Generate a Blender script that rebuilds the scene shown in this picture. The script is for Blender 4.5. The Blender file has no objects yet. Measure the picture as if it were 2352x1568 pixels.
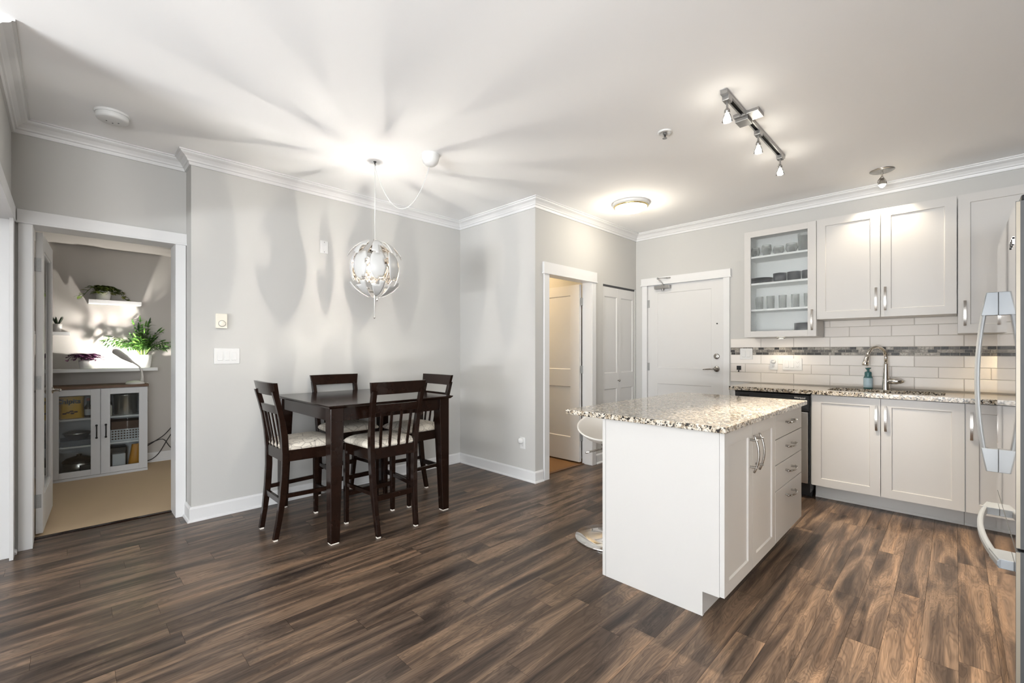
import bpy, bmesh, math, random
from mathutils import Vector, Matrix
R = math.radians
PI = math.pi
scene = bpy.context.scene
COL = scene.collection
random.seed(7)

# ------------------------------------------------------------------ camera
YAW = 44.894
cam_data = bpy.data.cameras.new('camera')
cam = bpy.data.objects.new('camera', cam_data)
COL.objects.link(cam)
cam.location = (0, 0, 1.27)
cam.rotation_euler = (R(90), 0, R(YAW - 90))
cam_data.sensor_width = 36
cam_data.lens = 1022.56 / 2352 * 36
cam_data.shift_y = 22.27 / 2352
cam_data.clip_start = 0.02
scene.camera = cam

# ------------------------------------------------------------------ view, world, daylight and fill
scene.view_settings.view_transform = 'Standard'
scene.view_settings.look = 'None'
scene.view_settings.gamma = 1.0
scene.view_settings.use_curve_mapping = False
scene.view_settings.exposure = 0.6
world = bpy.data.worlds.new('sky')
scene.world = world
world.use_nodes = True
world.node_tree.nodes['Background'].inputs[0].default_value = (0.80, 0.90, 1.0, 1)
world.node_tree.nodes['Background'].inputs[1].default_value = 1.0


def lamp(name, kind, loc, energy, color=(1, 1, 1), rot=None, parent=None, **kw):
    d = bpy.data.lights.new(name, kind)
    d.energy = energy
    d.color = color
    for k, v in kw.items():
        setattr(d, k, v)
    o = bpy.data.objects.new(name, d)
    COL.objects.link(o)
    o.location = loc
    if rot:
        o.rotation_euler = rot
    if parent:
        o.parent = parent
        o.location = Vector(loc) - parent.location
    return o


# daylight through the large window, and fill at the added window behind the camera
lamp('daylight_fill', 'AREA', (-6.16, 0.1, 1.45), 28, (0.97, 0.99, 1.0), (0, R(-90), 0), shape='RECTANGLE', size=2.3, size_y=3.2)
lamp('daylight_fill', 'AREA', (-1.3, -2.56, 1.45), 130, (0.97, 0.99, 1.0), (R(90), 0, 0), shape='RECTANGLE', size=2.0, size_y=2.3)
# added fill light outside the large window, aimed up to brighten ceiling and walls
lamp('upward_fill', 'AREA', (-7.0, 0.1, 0.0), 1520, (0.955, 0.98, 1.0), (0, R(-141), 0), shape='RECTANGLE', size=1.6, size_y=3.4)

# ------------------------------------------------------------------ materials
MATS = {}


def new_mat(name):
    m = bpy.data.materials.new(name)
    m.use_nodes = True
    nt = m.node_tree
    b = nt.nodes['Principled BSDF']
    MATS[name] = m
    return m, nt, b


def N(nt, t, **kw):
    n = nt.nodes.new(t)
    for k, v in kw.items():
        setattr(n, k, v)
    return n


def plain(name, col, rough=0.5, metal=0.0, spec=0.5, bump=0.0, bscale=200, var=0.0, coat=0.0, emit=None, estr=0.0, trans=0.0, ior=1.45):
    m, nt, b = new_mat(name)
    b.inputs['Base Color'].default_value = (*col, 1)
    b.inputs['Roughness'].default_value = rough
    b.inputs['Metallic'].default_value = metal
    b.inputs['Specular IOR Level'].default_value = spec
    b.inputs['Coat Weight'].default_value = coat
    b.inputs['Transmission Weight'].default_value = trans
    b.inputs['IOR'].default_value = ior
    if emit:
        b.inputs['Emission Color'].default_value = (*emit, 1)
        b.inputs['Emission Strength'].default_value = estr
    if bump or var:
        tc = N(nt, 'ShaderNodeTexCoord')
        no = N(nt, 'ShaderNodeTexNoise')
        no.inputs['Scale'].default_value = bscale
        no.inputs['Detail'].default_value = 3
        nt.links.new(tc.outputs['Object'], no.inputs['Vector'])
        if bump:
            bp = N(nt, 'ShaderNodeBump')
            bp.inputs['Strength'].default_value = bump
            bp.inputs['Distance'].default_value = 0.002
            nt.links.new(no.outputs['Fac'], bp.inputs['Height'])
            nt.links.new(bp.outputs['Normal'], b.inputs['Normal'])
        if var:
            mx = N(nt, 'ShaderNodeMix', data_type='RGBA')
            mx.inputs[6].default_value = (*[c * (1 - var) for c in col], 1)
            mx.inputs[7].default_value = (*[min(1, c * (1 + var)) for c in col], 1)
            nt.links.new(no.outputs['Fac'], mx.inputs[0])
            nt.links.new(mx.outputs[2], b.inputs['Base Color'])
    return m


def ramp(nt, stops, interp='LINEAR'):
    r = N(nt, 'ShaderNodeValToRGB')
    cr = r.color_ramp
    cr.interpolation = interp
    while len(cr.elements) < len(stops):
        cr.elements.new(0.5)
    for e, (p, c) in zip(cr.elements, stops):
        e.position = p
        e.color = (*c, 1) if len(c) == 3 else c
    return r


WALL = plain('wall_paint', (0.535, 0.53, 0.512), 0.75, spec=0.3, bump=0.08, bscale=350)
BOUNCECUT = plain('bounce_cut_dark', (0.26, 0.235, 0.21), 0.8, spec=0.2)  # dark tone given to unseen walls to cut bounced light
CEIL = plain('ceiling_paint', (0.93, 0.93, 0.93), 0.85, spec=0.2, bump=0.05, bscale=250)
TRIM = plain('trim_paint', (0.72, 0.72, 0.72), 0.35)
DOORP = plain('door_paint', (0.67, 0.665, 0.655), 0.4)
CAB = plain('cabinet_lacquer', (0.575, 0.563, 0.545), 0.38)
CABIN = plain('cabinet_interior', (0.93, 0.94, 0.93), 0.5)
GREYCAB = plain('grey_cabinet', (0.62, 0.63, 0.645), 0.5)
ESP = plain('espresso_wood', (0.0125, 0.0055, 0.0036), 0.15, spec=0.3, var=0.5, bscale=12)
PAD = plain('felt_pad', (0.75, 0.70, 0.63), 0.9)
NICKEL = plain('brushed_nickel', (0.42, 0.40, 0.375), 0.27, 1.0)
CHROME = plain('chrome', (0.80, 0.78, 0.75), 0.06, 1.0)
HINGE = plain('hinge_metal', (0.36, 0.365, 0.36), 0.4, 0.3)
SATIN = plain('satin_metal', (0.36, 0.355, 0.35), 0.38, 1.0)
HANDLE = plain('handle_silver', (0.25, 0.27, 0.29), 0.36, 0.25)
STEEL = plain('stainless_front', (0.90, 0.88, 0.86), 0.035, 1.0)
STEELB = plain('stainless_brushed', (0.62, 0.60, 0.57), 0.28, 1.0)
FGREY = plain('fridge_side_grey', (0.075, 0.077, 0.08), 0.55)
BLACK = plain('black_plastic', (0.012, 0.012, 0.013), 0.35)
DARK = plain('dark_gap', (0.006, 0.006, 0.006), 0.8)
WHITEP = plain('white_plastic', (0.70, 0.70, 0.69), 0.35)
CREAM = plain('cream_plastic', (0.80, 0.76, 0.66), 0.4)
GROUT = plain('grout', (0.50, 0.47, 0.43), 0.9)
CARPET = plain('beige_carpet', (0.52, 0.40, 0.27), 0.95, spec=0.1, bump=0.8, bscale=420, var=0.25)
BATHFL = plain('brown_bath_floor', (0.22, 0.125, 0.06), 0.8, spec=0.2, bump=0.3, bscale=300, var=0.15)
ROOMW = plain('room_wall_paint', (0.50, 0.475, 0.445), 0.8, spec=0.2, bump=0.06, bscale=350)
POTW = plain('white_ceramic', (0.84, 0.82, 0.79), 0.35)
SOIL = plain('soil', (0.03, 0.02, 0.014), 0.95, bump=1.0, bscale=150)
PETAL = plain('petal_white', (0.54, 0.54, 0.53), 0.3)
PETALIN = plain('petal_mirror', (0.88, 0.84, 0.79), 0.08, 1.0)
BRASS = plain('brass', (0.75, 0.60, 0.28), 0.25, 1.0)
BULBM = plain('bulb_warm', (1, 0.95, 0.85), 0.4, emit=(1.0, 0.86, 0.66), estr=18)
BULBH = plain('bulb_halogen', (1, 1, 1), 0.4, emit=(1.0, 0.93, 0.82), estr=40)
DIFF = plain('lit_diffuser', (1, 0.98, 0.92), 0.4, emit=(1.0, 0.93, 0.80), estr=9)
LEDP = plain('led_panel', (1, 1, 1), 0.4, emit=(1.0, 0.96, 0.90), estr=12)
YELLOW = plain('yellow_bag', (0.72, 0.42, 0.02), 0.35)
ORANGE = plain('orange_bag', (0.55, 0.24, 0.02), 0.45)
TEAL = plain('teal_bottle', (0.045, 0.135, 0.14), 0.2, spec=0.6)
LABELB = plain('pale_blue_label', (0.38, 0.50, 0.56), 0.5, var=0.12, bscale=60)
TUMB = None
BLKCER = plain('black_stoneware', (0.018, 0.02, 0.023), 0.3)
WALNUT = plain('walnut_top', (0.13, 0.068, 0.036), 0.45, var=0.35, bscale=30)
BASKET = plain('grey_plastic_basket', (0.55, 0.56, 0.57), 0.5)
BROWN = plain('brown_cardboard', (0.10, 0.055, 0.035), 0.7)
INK = plain('black_ink', (0.01, 0.01, 0.01), 0.6)
WHTXT = plain('white_print', (0.85, 0.85, 0.85), 0.5)
LAMPW = plain('lamp_grey_white', (0.62, 0.60, 0.57), 0.45)
CABLE = plain('black_cable', (0.01, 0.01, 0.012), 0.5)
STOOLW = plain('stool_white', (0.84, 0.80, 0.74), 0.3)
SLOT = plain('slot_grey', (0.10, 0.10, 0.10), 0.6)


def thin_glass(name, tint, mixfac, rough=0.03, bump=0.0, bscale=120, ior=1.45):
    """pane: mostly straight-through with a fresnel gloss"""
    m, nt, b = new_mat(name)
    nt.nodes.remove(b)
    out = nt.nodes['Material Output']
    tr = N(nt, 'ShaderNodeBsdfTransparent')
    tr.inputs[0].default_value = (*tint, 1)
    gl = N(nt, 'ShaderNodeBsdfGlossy')
    gl.inputs['Roughness'].default_value = rough
    fr = N(nt, 'ShaderNodeFresnel')
    fr.inputs[0].default_value = ior
    mx = N(nt, 'ShaderNodeMixShader')
    nt.links.new(fr.outputs[0], mx.inputs[0])
    if bump:
        tc = N(nt, 'ShaderNodeTexCoord')
        no = N(nt, 'ShaderNodeTexNoise')
        no.inputs['Scale'].default_value = bscale
        no.inputs['Detail'].default_value = 1
        bp = N(nt, 'ShaderNodeBump')
        bp.inputs['Strength'].default_value = bump
        bp.inputs['Distance'].default_value = 0.004
        nt.links.new(tc.outputs['Object'], no.inputs['Vector'])
        nt.links.new(no.outputs['Fac'], bp.inputs['Height'])
        rf = N(nt, 'ShaderNodeBsdfRefraction')
        rf.inputs['IOR'].default_value = 1.05
        rf.inputs['Roughness'].default_value = 0.14
        rf.inputs['Color'].default_value = (0.98, 0.99, 0.985, 1)
        nt.links.new(bp.outputs['Normal'], rf.inputs['Normal'])
        nt.links.new(bp.outputs['Normal'], gl.inputs['Normal'])
        m2 = N(nt, 'ShaderNodeMixShader')
        m2.inputs[0].default_value = mixfac
        nt.links.new(tr.outputs[0], m2.inputs[1])
        nt.links.new(rf.outputs[0], m2.inputs[2])
        nt.links.new(m2.outputs[0], mx.inputs[1])
    else:
        nt.links.new(tr.outputs[0], mx.inputs[1])
    nt.links.new(gl.outputs[0], mx.inputs[2])
    nt.links.new(mx.outputs[0], out.inputs[0])
    return m


TUMB, nt_, b_ = new_mat('clear_tumbler')
tr_n = N(nt_, 'ShaderNodeBsdfTransparent')
tr_n.inputs[0].default_value = (0.97, 0.975, 0.97, 1)
b_.inputs['Base Color'].default_value = (0.80, 0.82, 0.80, 1)
b_.inputs['Roughness'].default_value = 0.15
mx_n = N(nt_, 'ShaderNodeMixShader')
lw_n = N(nt_, 'ShaderNodeLayerWeight')
lw_n.inputs[0].default_value = 0.22
nt_.links.new(lw_n.outputs['Facing'], mx_n.inputs[0])
nt_.links.new(tr_n.outputs[0], mx_n.inputs[1])
nt_.links.new(b_.outputs[0], mx_n.inputs[2])
nt_.links.new(mx_n.outputs[0], nt_.nodes['Material Output'].inputs[0])
GLASS = thin_glass('clear_glass', (0.93, 0.95, 0.95), 0)
OBSC = thin_glass('rain_glass', (0.99, 0.995, 0.99), 0.28, 0.14, bump=0.7, bscale=150)


def floor_mat():
    m, nt, b = new_mat('plank_floor')
    L = nt.links.new
    tc = N(nt, 'ShaderNodeTexCoord')
    ge = N(nt, 'ShaderNodeNewGeometry')
    sep = N(nt, 'ShaderNodeSeparateXYZ')
    L(tc.outputs['Object'], sep.inputs[0])
    rnd = ge.outputs['Random Per Island']

    def math_(op, a, bb=None):
        n = N(nt, 'ShaderNodeMath', operation=op)
        for i, v in enumerate((a, bb)):
            if v is None:
                continue
            if isinstance(v, (int, float)):
                n.inputs[i].default_value = v
            else:
                L(v, n.inputs[i])
        return n.outputs[0]
    off = math_('MULTIPLY', rnd, 37.0)
    cx = math_('ADD', math_('MULTIPLY', sep.outputs['X'], 1.0), off)
    cy = math_('ADD', math_('MULTIPLY', sep.outputs['Y'], 8.0), off)
    cv = N(nt, 'ShaderNodeCombineXYZ')
    L(cx, cv.inputs[0]); L(cy, cv.inputs[1]); L(off, cv.inputs[2])
    n1 = N(nt, 'ShaderNodeTexNoise')
    n1.inputs['Scale'].default_value = 1.5
    n1.inputs['Detail'].default_value = 3
    n1.inputs['Distortion'].default_value = 0.9
    L(cv.outputs[0], n1.inputs['Vector'])
    rings = math_('SINE', math_('MULTIPLY', n1.outputs['Fac'], 150.0))
    rings = math_('ADD', math_('MULTIPLY', rings, 0.5), 0.5)
    fine = N(nt, 'ShaderNodeTexNoise')
    fine.inputs['Scale'].default_value = 1.0
    fine.inputs['Detail'].default_value = 6
    cv2 = N(nt, 'ShaderNodeCombineXYZ')
    L(math_('ADD', math_('MULTIPLY', sep.outputs['X'], 5.0), off), cv2.inputs[0])
    L(math_('MULTIPLY', sep.outputs['Y'], 160.0), cv2.inputs[1])
    L(cv2.outputs[0], fine.inputs['Vector'])
    base = ramp(nt, [(0.30, (0.034, 0.024, 0.0195)), (0.48, (0.100, 0.070, 0.052)), (0.62, (0.200, 0.138, 0.096))])
    L(n1.outputs['Fac'], base.inputs[0])
    mx1 = N(nt, 'ShaderNodeMix', data_type='RGBA', blend_type='MULTIPLY')
    rr = ramp(nt, [(0.0, (0.68, 0.66, 0.65)), (0.45, (0.97, 0.97, 0.97)), (1.0, (1.1, 1.09, 1.07))])
    L(rings, rr.inputs[0])
    mx1.inputs[0].default_value = 0.8
    L(base.outputs[0], mx1.inputs[6]); L(rr.outputs[0], mx1.inputs[7])
    mx2 = N(nt, 'ShaderNodeMix', data_type='RGBA', blend_type='MULTIPLY')
    fr = ramp(nt, [(0.3, (0.62, 0.61, 0.60)), (0.7, (1.22, 1.22, 1.22))])
    L(fine.outputs['Fac'], fr.inputs[0])
    mx2.inputs[0].default_value = 0.8
    L(mx1.outputs[2], mx2.inputs[6]); L(fr.outputs[0], mx2.inputs[7])
    mx3 = N(nt, 'ShaderNodeMix', data_type='RGBA', blend_type='MULTIPLY')
    pr = ramp(nt, [(0.0, (0.82, 0.83, 0.85)), (0.5, (1.0, 1.0, 1.0)), (1.0, (1.2, 1.17, 1.12))])
    L(rnd, pr.inputs[0])
    mx3.inputs[0].default_value = 1.0
    L(mx2.outputs[2], mx3.inputs[6]); L(pr.outputs[0], mx3.inputs[7])
    sap = N(nt, 'ShaderNodeTexNoise')
    sap.inputs['Scale'].default_value = 1.0
    sap.inputs['Detail'].default_value = 2
    sap.inputs['Distortion'].default_value = 0.4
    cv3 = N(nt, 'ShaderNodeCombineXYZ')
    L(math_('ADD', math_('MULTIPLY', sep.outputs['X'], 0.6), off), cv3.inputs[0])
    L(math_('ADD', math_('MULTIPLY', sep.outputs['Y'], 17.0), off), cv3.inputs[1])
    L(cv3.outputs[0], sap.inputs['Vector'])
    sr = ramp(nt, [(0.58, (0, 0, 0)), (0.70, (1, 1, 1))])
    L(sap.outputs['Fac'], sr.inputs[0])
    mx4 = N(nt, 'ShaderNodeMix', data_type='RGBA', blend_type='MULTIPLY')
    L(math_('MULTIPLY', sr.outputs[0], 0.75), mx4.inputs[0])
    L(mx3.outputs[2], mx4.inputs[6]); mx4.inputs[7].default_value = (1.6, 1.5, 1.36, 1)
    L(mx4.outputs[2], b.inputs['Base Color'])
    b.inputs['Roughness'].default_value = 0.30
    b.inputs['Specular IOR Level'].default_value = 0.28
    bp = N(nt, 'ShaderNodeBump')
    bp.inputs['Strength'].default_value = 0.12
    bp.inputs['Distance'].default_value = 0.001
    L(fine.outputs['Fac'], bp.inputs['Height'])
    L(bp.outputs['Normal'], b.inputs['Normal'])
    return m


FLOOR = floor_mat()


def granite():
    m, nt, b = new_mat('granite')
    L = nt.links.new
    tc = N(nt, 'ShaderNodeTexCoord')

    def noise(scale, detail, dist, off):
        mp = N(nt, 'ShaderNodeMapping')
        mp.inputs['Location'].default_value = (off, off * 1.7, off * 0.6)
        L(tc.outputs['Object'], mp.inputs['Vector'])
        n = N(nt, 'ShaderNodeTexNoise')
        n.inputs['Scale'].default_value = scale
        n.inputs['Detail'].default_value = detail
        n.inputs['Distortion'].default_value = dist
        L(mp.outputs[0], n.inputs['Vector'])
        return n.outputs['Fac']
    base = ramp(nt, [(0.36, (0.33, 0.265, 0.19)), (0.45, (0.50, 0.44, 0.35)), (0.54, (0.62, 0.57, 0.49)), (0.64, (0.68, 0.65, 0.60))])
    L(noise(48, 3, 0.6, 0), base.inputs[0])
    tan_ = ramp(nt, [(0.56, (0, 0, 0)), (0.62, (1, 1, 1))])
    L(noise(62, 2, 0.4, 3.1), tan_.inputs[0])
    m1 = N(nt, 'ShaderNodeMix', data_type='RGBA')
    L(tan_.outputs[0], m1.inputs[0]); L(base.outputs[0], m1.inputs[6]); m1.inputs[7].default_value = (0.27, 0.215, 0.155, 1)
    blk = ramp(nt, [(0.535, (0, 0, 0)), (0.565, (1, 1, 1))])
    L(noise(75, 3, 0.9, 7.7), blk.inputs[0])
    m2 = N(nt, 'ShaderNodeMix', data_type='RGBA')
    L(blk.outputs[0], m2.inputs[0]); L(m1.outputs[2], m2.inputs[6]); m2.inputs[7].default_value = (0.028, 0.024, 0.022, 1)
    L(m2.outputs[2], b.inputs['Base Color'])
    b.inputs['Roughness'].default_value = 0.07
    b.inputs['Specular IOR Level'].default_value = 0.6
    return m


GRANITE = granite()


def island_random(name, stops, rough, noise=0.0):
    m, nt, b = new_mat(name)
    ge = N(nt, 'ShaderNodeNewGeometry')
    r = ramp(nt, stops)
    nt.links.new(ge.outputs['Random Per Island'], r.inputs[0])
    src = r.outputs[0]
    if noise:
        tc = N(nt, 'ShaderNodeTexCoord')
        no = N(nt, 'ShaderNodeTexNoise')
        no.inputs['Scale'].default_value = 90
        no.inputs['Detail'].default_value = 4
        nt.links.new(tc.outputs['Object'], no.inputs['Vector'])
        mx = N(nt, 'ShaderNodeMix', data_type='RGBA', blend_type='MULTIPLY')
        mx.inputs[0].default_value = noise
        rr = ramp(nt, [(0.35, (0.5, 0.5, 0.5)), (0.65, (1.4, 1.4, 1.4))])
        nt.links.new(no.outputs['Fac'], rr.inputs[0])
        nt.links.new(src, mx.inputs[6]); nt.links.new(rr.outputs[0], mx.inputs[7])
        src = mx.outputs[2]
    nt.links.new(src, b.inputs['Base Color'])
    b.inputs['Specular IOR Level'].default_value = 0.3
    b.inputs['Roughness'].default_value = rough
    return m


TILE = island_random('subway_tile', [(0, (0.68, 0.64, 0.60)), (1, (0.78, 0.745, 0.705))], 0.42)
MOSAIC = island_random('stone_mosaic', [(0, (0.025, 0.023, 0.022)), (0.3, (0.07, 0.065, 0.06)), (0.5, (0.22, 0.20, 0.175)), (1, (0.40, 0.365, 0.32))], 0.4, 0.8)


def leaf_fabric():
    m, nt, b = new_mat('leaf_print_fabric')
    L = nt.links.new
    tc = N(nt, 'ShaderNodeTexCoord')
    no = N(nt, 'ShaderNodeTexNoise')
    no.inputs['Scale'].default_value = 7
    no.inputs['Detail'].default_value = 1
    no.inputs['Distortion'].default_value = 1.2
    L(tc.outputs['Object'], no.inputs['Vector'])
    s = N(nt, 'ShaderNodeMath', operation='MULTIPLY')
    L(no.outputs['Fac'], s.inputs[0]); s.inputs[1].default_value = 13
    f = N(nt, 'ShaderNodeMath', operation='FRACT')
    L(s.outputs[0], f.inputs[0])
    r = ramp(nt, [(0.0, (0.20, 0.18, 0.17)), (0.035, (0.24, 0.22, 0.20)), (0.075, (0.68, 0.62, 0.53)), (1, (0.70, 0.645, 0.555))])
    L(f.outputs[0], r.inputs[0])
    v = N(nt, 'ShaderNodeTexVoronoi', feature='DISTANCE_TO_EDGE')
    v.inputs['Scale'].default_value = 11
    L(tc.outputs['Object'], v.inputs['Vector'])
    r2 = ramp(nt, [(0.0, (0.25, 0.22, 0.20)), (0.02, (0.3, 0.27, 0.25)), (0.045, (1, 1, 1))])
    L(v.outputs['Distance'], r2.inputs[0])
    mx = N(nt, 'ShaderNodeMix', data_type='RGBA', blend_type='MULTIPLY')
    mx.inputs[0].default_value = 0.5
    L(r.outputs[0], mx.inputs[6]); L(r2.outputs[0], mx.inputs[7])
    L(mx.outputs[2], b.inputs['Base Color'])
    b.inputs['Roughness'].default_value = 0.9
    return m


FABRIC = leaf_fabric()
LEAFG = island_random('palm_leaf', [(0, (0.012, 0.045, 0.008)), (0.7, (0.05, 0.14, 0.02)), (1, (0.12, 0.26, 0.04))], 0.45)
LEAFV = island_random('variegated_leaf', [(0, (0.05, 0.09, 0.015)), (0.6, (0.12, 0.17, 0.03)), (1, (0.42, 0.40, 0.14))], 0.45)
LEAFP = island_random('purple_leaf', [(0, (0.05, 0.015, 0.05)), (0.6, (0.15, 0.05, 0.12)), (1, (0.32, 0.16, 0.24))], 0.45)
LEAFD = island_random('dark_spiky_leaf', [(0, (0.012, 0.022, 0.012)), (1, (0.04, 0.06, 0.03))], 0.4)
STEMG = plain('green_stem', (0.09, 0.16, 0.03), 0.6)


# ------------------------------------------------------------------ mesh builder
class MB:
    def __init__(self):
        self.v = []
        self.f = []
        self.mi = []
        self.sm = []

    def add(self, verts, faces, mi=0, smooth=False, M=None):
        o = len(self.v)
        self.v += [tuple((M @ Vector(p)) if M else p) for p in verts]
        for f in faces:
            self.f.append(tuple(i + o for i in f))
            self.mi.append(mi)
            self.sm.append(smooth)
        return self

    def box(self, a, b, mi=0, M=None):
        x0, x1 = sorted((a[0], b[0])); y0, y1 = sorted((a[1], b[1])); z0, z1 = sorted((a[2], b[2]))
        v = [(x0, y0, z0), (x1, y0, z0), (x1, y1, z0), (x0, y1, z0), (x0, y0, z1), (x1, y0, z1), (x1, y1, z1), (x0, y1, z1)]
        f = [(0, 3, 2, 1), (4, 5, 6, 7), (0, 1, 5, 4), (1, 2, 6, 5), (2, 3, 7, 6), (3, 0, 4, 7)]
        return self.add(v, f, mi, False, M)

    def hexa(self, bot, top, mi=0, M=None):
        f = [(0, 3, 2, 1), (4, 5, 6, 7), (0, 1, 5, 4), (1, 2, 6, 5), (2, 3, 7, 6), (3, 0, 4, 7)]
        return self.add(list(bot) + list(top), f, mi, False, M)

    def lathe(self, prof, c=(0, 0, 0), n=24, mi=0, M=None, cap=True):
        v = []; f = []
        for r, z in prof:
            for k in range(n):
                a = 2 * PI * k / n
                v.append((c[0] + r * math.cos(a), c[1] + r * math.sin(a), c[2] + z))
        for i in range(len(prof) - 1):
            for k in range(n):
                k2 = (k + 1) % n
                f.append((i * n + k, i * n + k2, (i + 1) * n + k2, (i + 1) * n + k))
        self.add(v, f, mi, True, M)
        if cap:
            for i, rev in ((0, True), (len(prof) - 1, False)):
                if prof[i][0] > 1e-5:
                    idx = list(range(n))
                    vv = v[i * n:(i + 1) * n]
                    self.add(vv, [tuple(reversed(idx)) if rev else tuple(idx)], mi, False, M)
        return self

    def cyl(self, p0, p1, r0, r1=None, n=16, mi=0):
        r1 = r0 if r1 is None else r1
        p0 = Vector(p0); p1 = Vector(p1)
        d = p1 - p0
        q = Vector((0, 0, 1)).rotation_difference(d.normalized())
        M = Matrix.Translation(p0) @ q.to_matrix().to_4x4()
        return self.lathe([(r0, 0), (r1, d.length)], n=n, mi=mi, M=M)

    def tube(self, pts, r, n=10, mi=0, cap=True, prof=None, up=None):
        """sweep a circle (or prof = [(a,b)..]) along pts; r may be list"""
        pts = [Vector(p) for p in pts]
        m = len(pts)
        rs = r if isinstance(r, (list, tuple)) else [r] * m
        ring = prof or [(math.cos(2 * PI * k / n), math.sin(2 * PI * k / n)) for k in range(n)]
        n = len(ring)
        v = []
        prev = None
        for i, p in enumerate(pts):
            t = (pts[min(i + 1, m - 1)] - pts[max(i - 1, 0)]).normalized()
            if up is not None:
                a = Vector(up) - t * t.dot(Vector(up))
                a.normalize()
            elif prev is None:
                a = t.orthogonal().normalized()
            else:
                a = (prev - t * t.dot(prev)).normalized()
            prev = a
            b = t.cross(a)
            for (x, y) in ring:
                v.append(tuple(p + a * (x * rs[i]) + b * (y * rs[i])))
        f = []
        for i in range(m - 1):
            for k in range(n):
                k2 = (k + 1) % n
                f.append((i * n + k, i * n + k2, (i + 1) * n + k2, (i + 1) * n + k))
        if cap:
            f.append(tuple(reversed(range(n))))
            f.append(tuple((m - 1) * n + k for k in range(n)))
        return self.add(v, f, mi, prof is None)

    def sphere(self, c, r, n=16, mi=0, sz=1.0):
        prof = [(r * math.sin(PI * i / (n // 2)), -r * sz * math.cos(PI * i / (n // 2))) for i in range(n // 2 + 1)]
        prof[0] = (1e-6, prof[0][1]); prof[-1] = (1e-6, prof[-1][1])
        return self.lathe(prof, c, n, mi, cap=False)

    def grid(self, rows, mi=0, smooth=True, closed=False):
        n = len(rows[0])
        v = [p for r in rows for p in r]
        f = []
        for i in range(len(rows) - 1):
            for k in range(n if closed else n - 1):
                k2 = (k + 1) % n
                f.append((i * n + k, i * n + k2, (i + 1) * n + k2, (i + 1) * n + k))
        return self.add(v, f, mi, smooth)

    def build(self, name, mat, parent=None, world=True, bevel=0.0, seg=2, subd=0, solid=0.0):
        """link as ONE mesh object. world: verts are world coordinates (shifted into the parent's space)"""
        off = Vector((0, 0, 0))
        if parent and world:
            q = parent
            while q:
                off += Vector(q.location)
                q = q.parent
        elif world and not parent:
            # put origin at the base centre
            xs = [p[0] for p in self.v]; ys = [p[1] for p in self.v]; zs = [p[2] for p in self.v]
            off = Vector(((min(xs) + max(xs)) / 2, (min(ys) + max(ys)) / 2, min(zs)))
        me = bpy.data.meshes.new(name)
        me.from_pydata([tuple(Vector(p) - off) for p in self.v], [], self.f)
        for i, p in enumerate(me.polygons):
            p.material_index = self.mi[i]
            p.use_smooth = self.sm[i]
        for mm in (mat if isinstance(mat, (list, tuple)) else [mat]):
            me.materials.append(mm)
        bm = bmesh.new()
        bm.from_mesh(me)
        bmesh.ops.recalc_face_normals(bm, faces=bm.faces)
        bm.to_mesh(me)
        bm.free()
        o = bpy.data.objects.new(name, me)
        COL.objects.link(o)
        if parent:
            o.parent = parent
        elif world:
            o.location = off
        if solid:
            md = o.modifiers.new('thick', 'SOLIDIFY'); md.thickness = solid; md.offset = 0
        if bevel:
            md = o.modifiers.new('bevel', 'BEVEL'); md.width = bevel; md.segments = seg; md.limit_method = 'ANGLE'; md.angle_limit = R(40)
            md.harden_normals = False
        if subd:
            md = o.modifiers.new('sub', 'SUBSURF'); md.levels = subd; md.render_levels = subd
        return o


def tag(o, label=None, cat=None, group=None, kind=None):
    if label: o['label'] = label
    if cat: o['category'] = cat
    if group: o['group'] = group
    if kind: o['kind'] = kind
    return o


def thing(name, label, cat, loc=(0, 0, 0), group=None, kind=None):
    o = bpy.data.objects.new(name, None)
    o.empty_display_size = 0.1
    COL.objects.link(o)
    o.location = loc
    return tag(o, label, cat, group, kind)


def struct(name, mb, mat, label, cat, **kw):
    return tag(mb.build(name, mat, None, **kw), label, cat, None, 'structure')


def copy_tree(o, parent=None):
    c = o.copy()
    COL.objects.link(c)
    c.parent = parent
    for ch in list(o.children):
        copy_tree(ch, c)
    return c


def text_mesh(name, txt, size, M, mat, parent, extrude=0.0004, space=1.0, shear=0.0, bold=0.0):
    cu = bpy.data.curves.new(name, 'FONT')
    cu.body = txt
    cu.size = size
    cu.extrude = extrude
    cu.space_character = space
    cu.shear = shear
    cu.offset = bold
    cu.align_x = 'CENTER'
    cu.align_y = 'CENTER'
    t = bpy.data.objects.new(name + '_tmp', cu)
    COL.objects.link(t)
    dg = bpy.context.evaluated_depsgraph_get()
    me = bpy.data.meshes.new_from_object(t.evaluated_get(dg))
    bpy.data.objects.remove(t)
    off = Vector((0, 0, 0)); q = parent
    while q:
        off += Vector(q.location); q = q.parent
    me.transform(Matrix.Translation(-off) @ M)
    me.materials.clear()
    me.materials.append(mat)
    o = bpy.data.objects.new(name, me)
    COL.objects.link(o)
    o.parent = parent
    return o


def fr(O, U, Nn):
    """local (u, v up, n out) -> world"""
    U = Vector(U).normalized(); Nn = Vector(Nn).normalized(); Z = Vector((0, 0, 1))
    M = Matrix(((U.x, Z.x, Nn.x, O[0]), (U.y, Z.y, Nn.y, O[1]), (U.z, Z.z, Nn.z, O[2]), (0, 0, 0, 1)))
    return M


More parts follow.
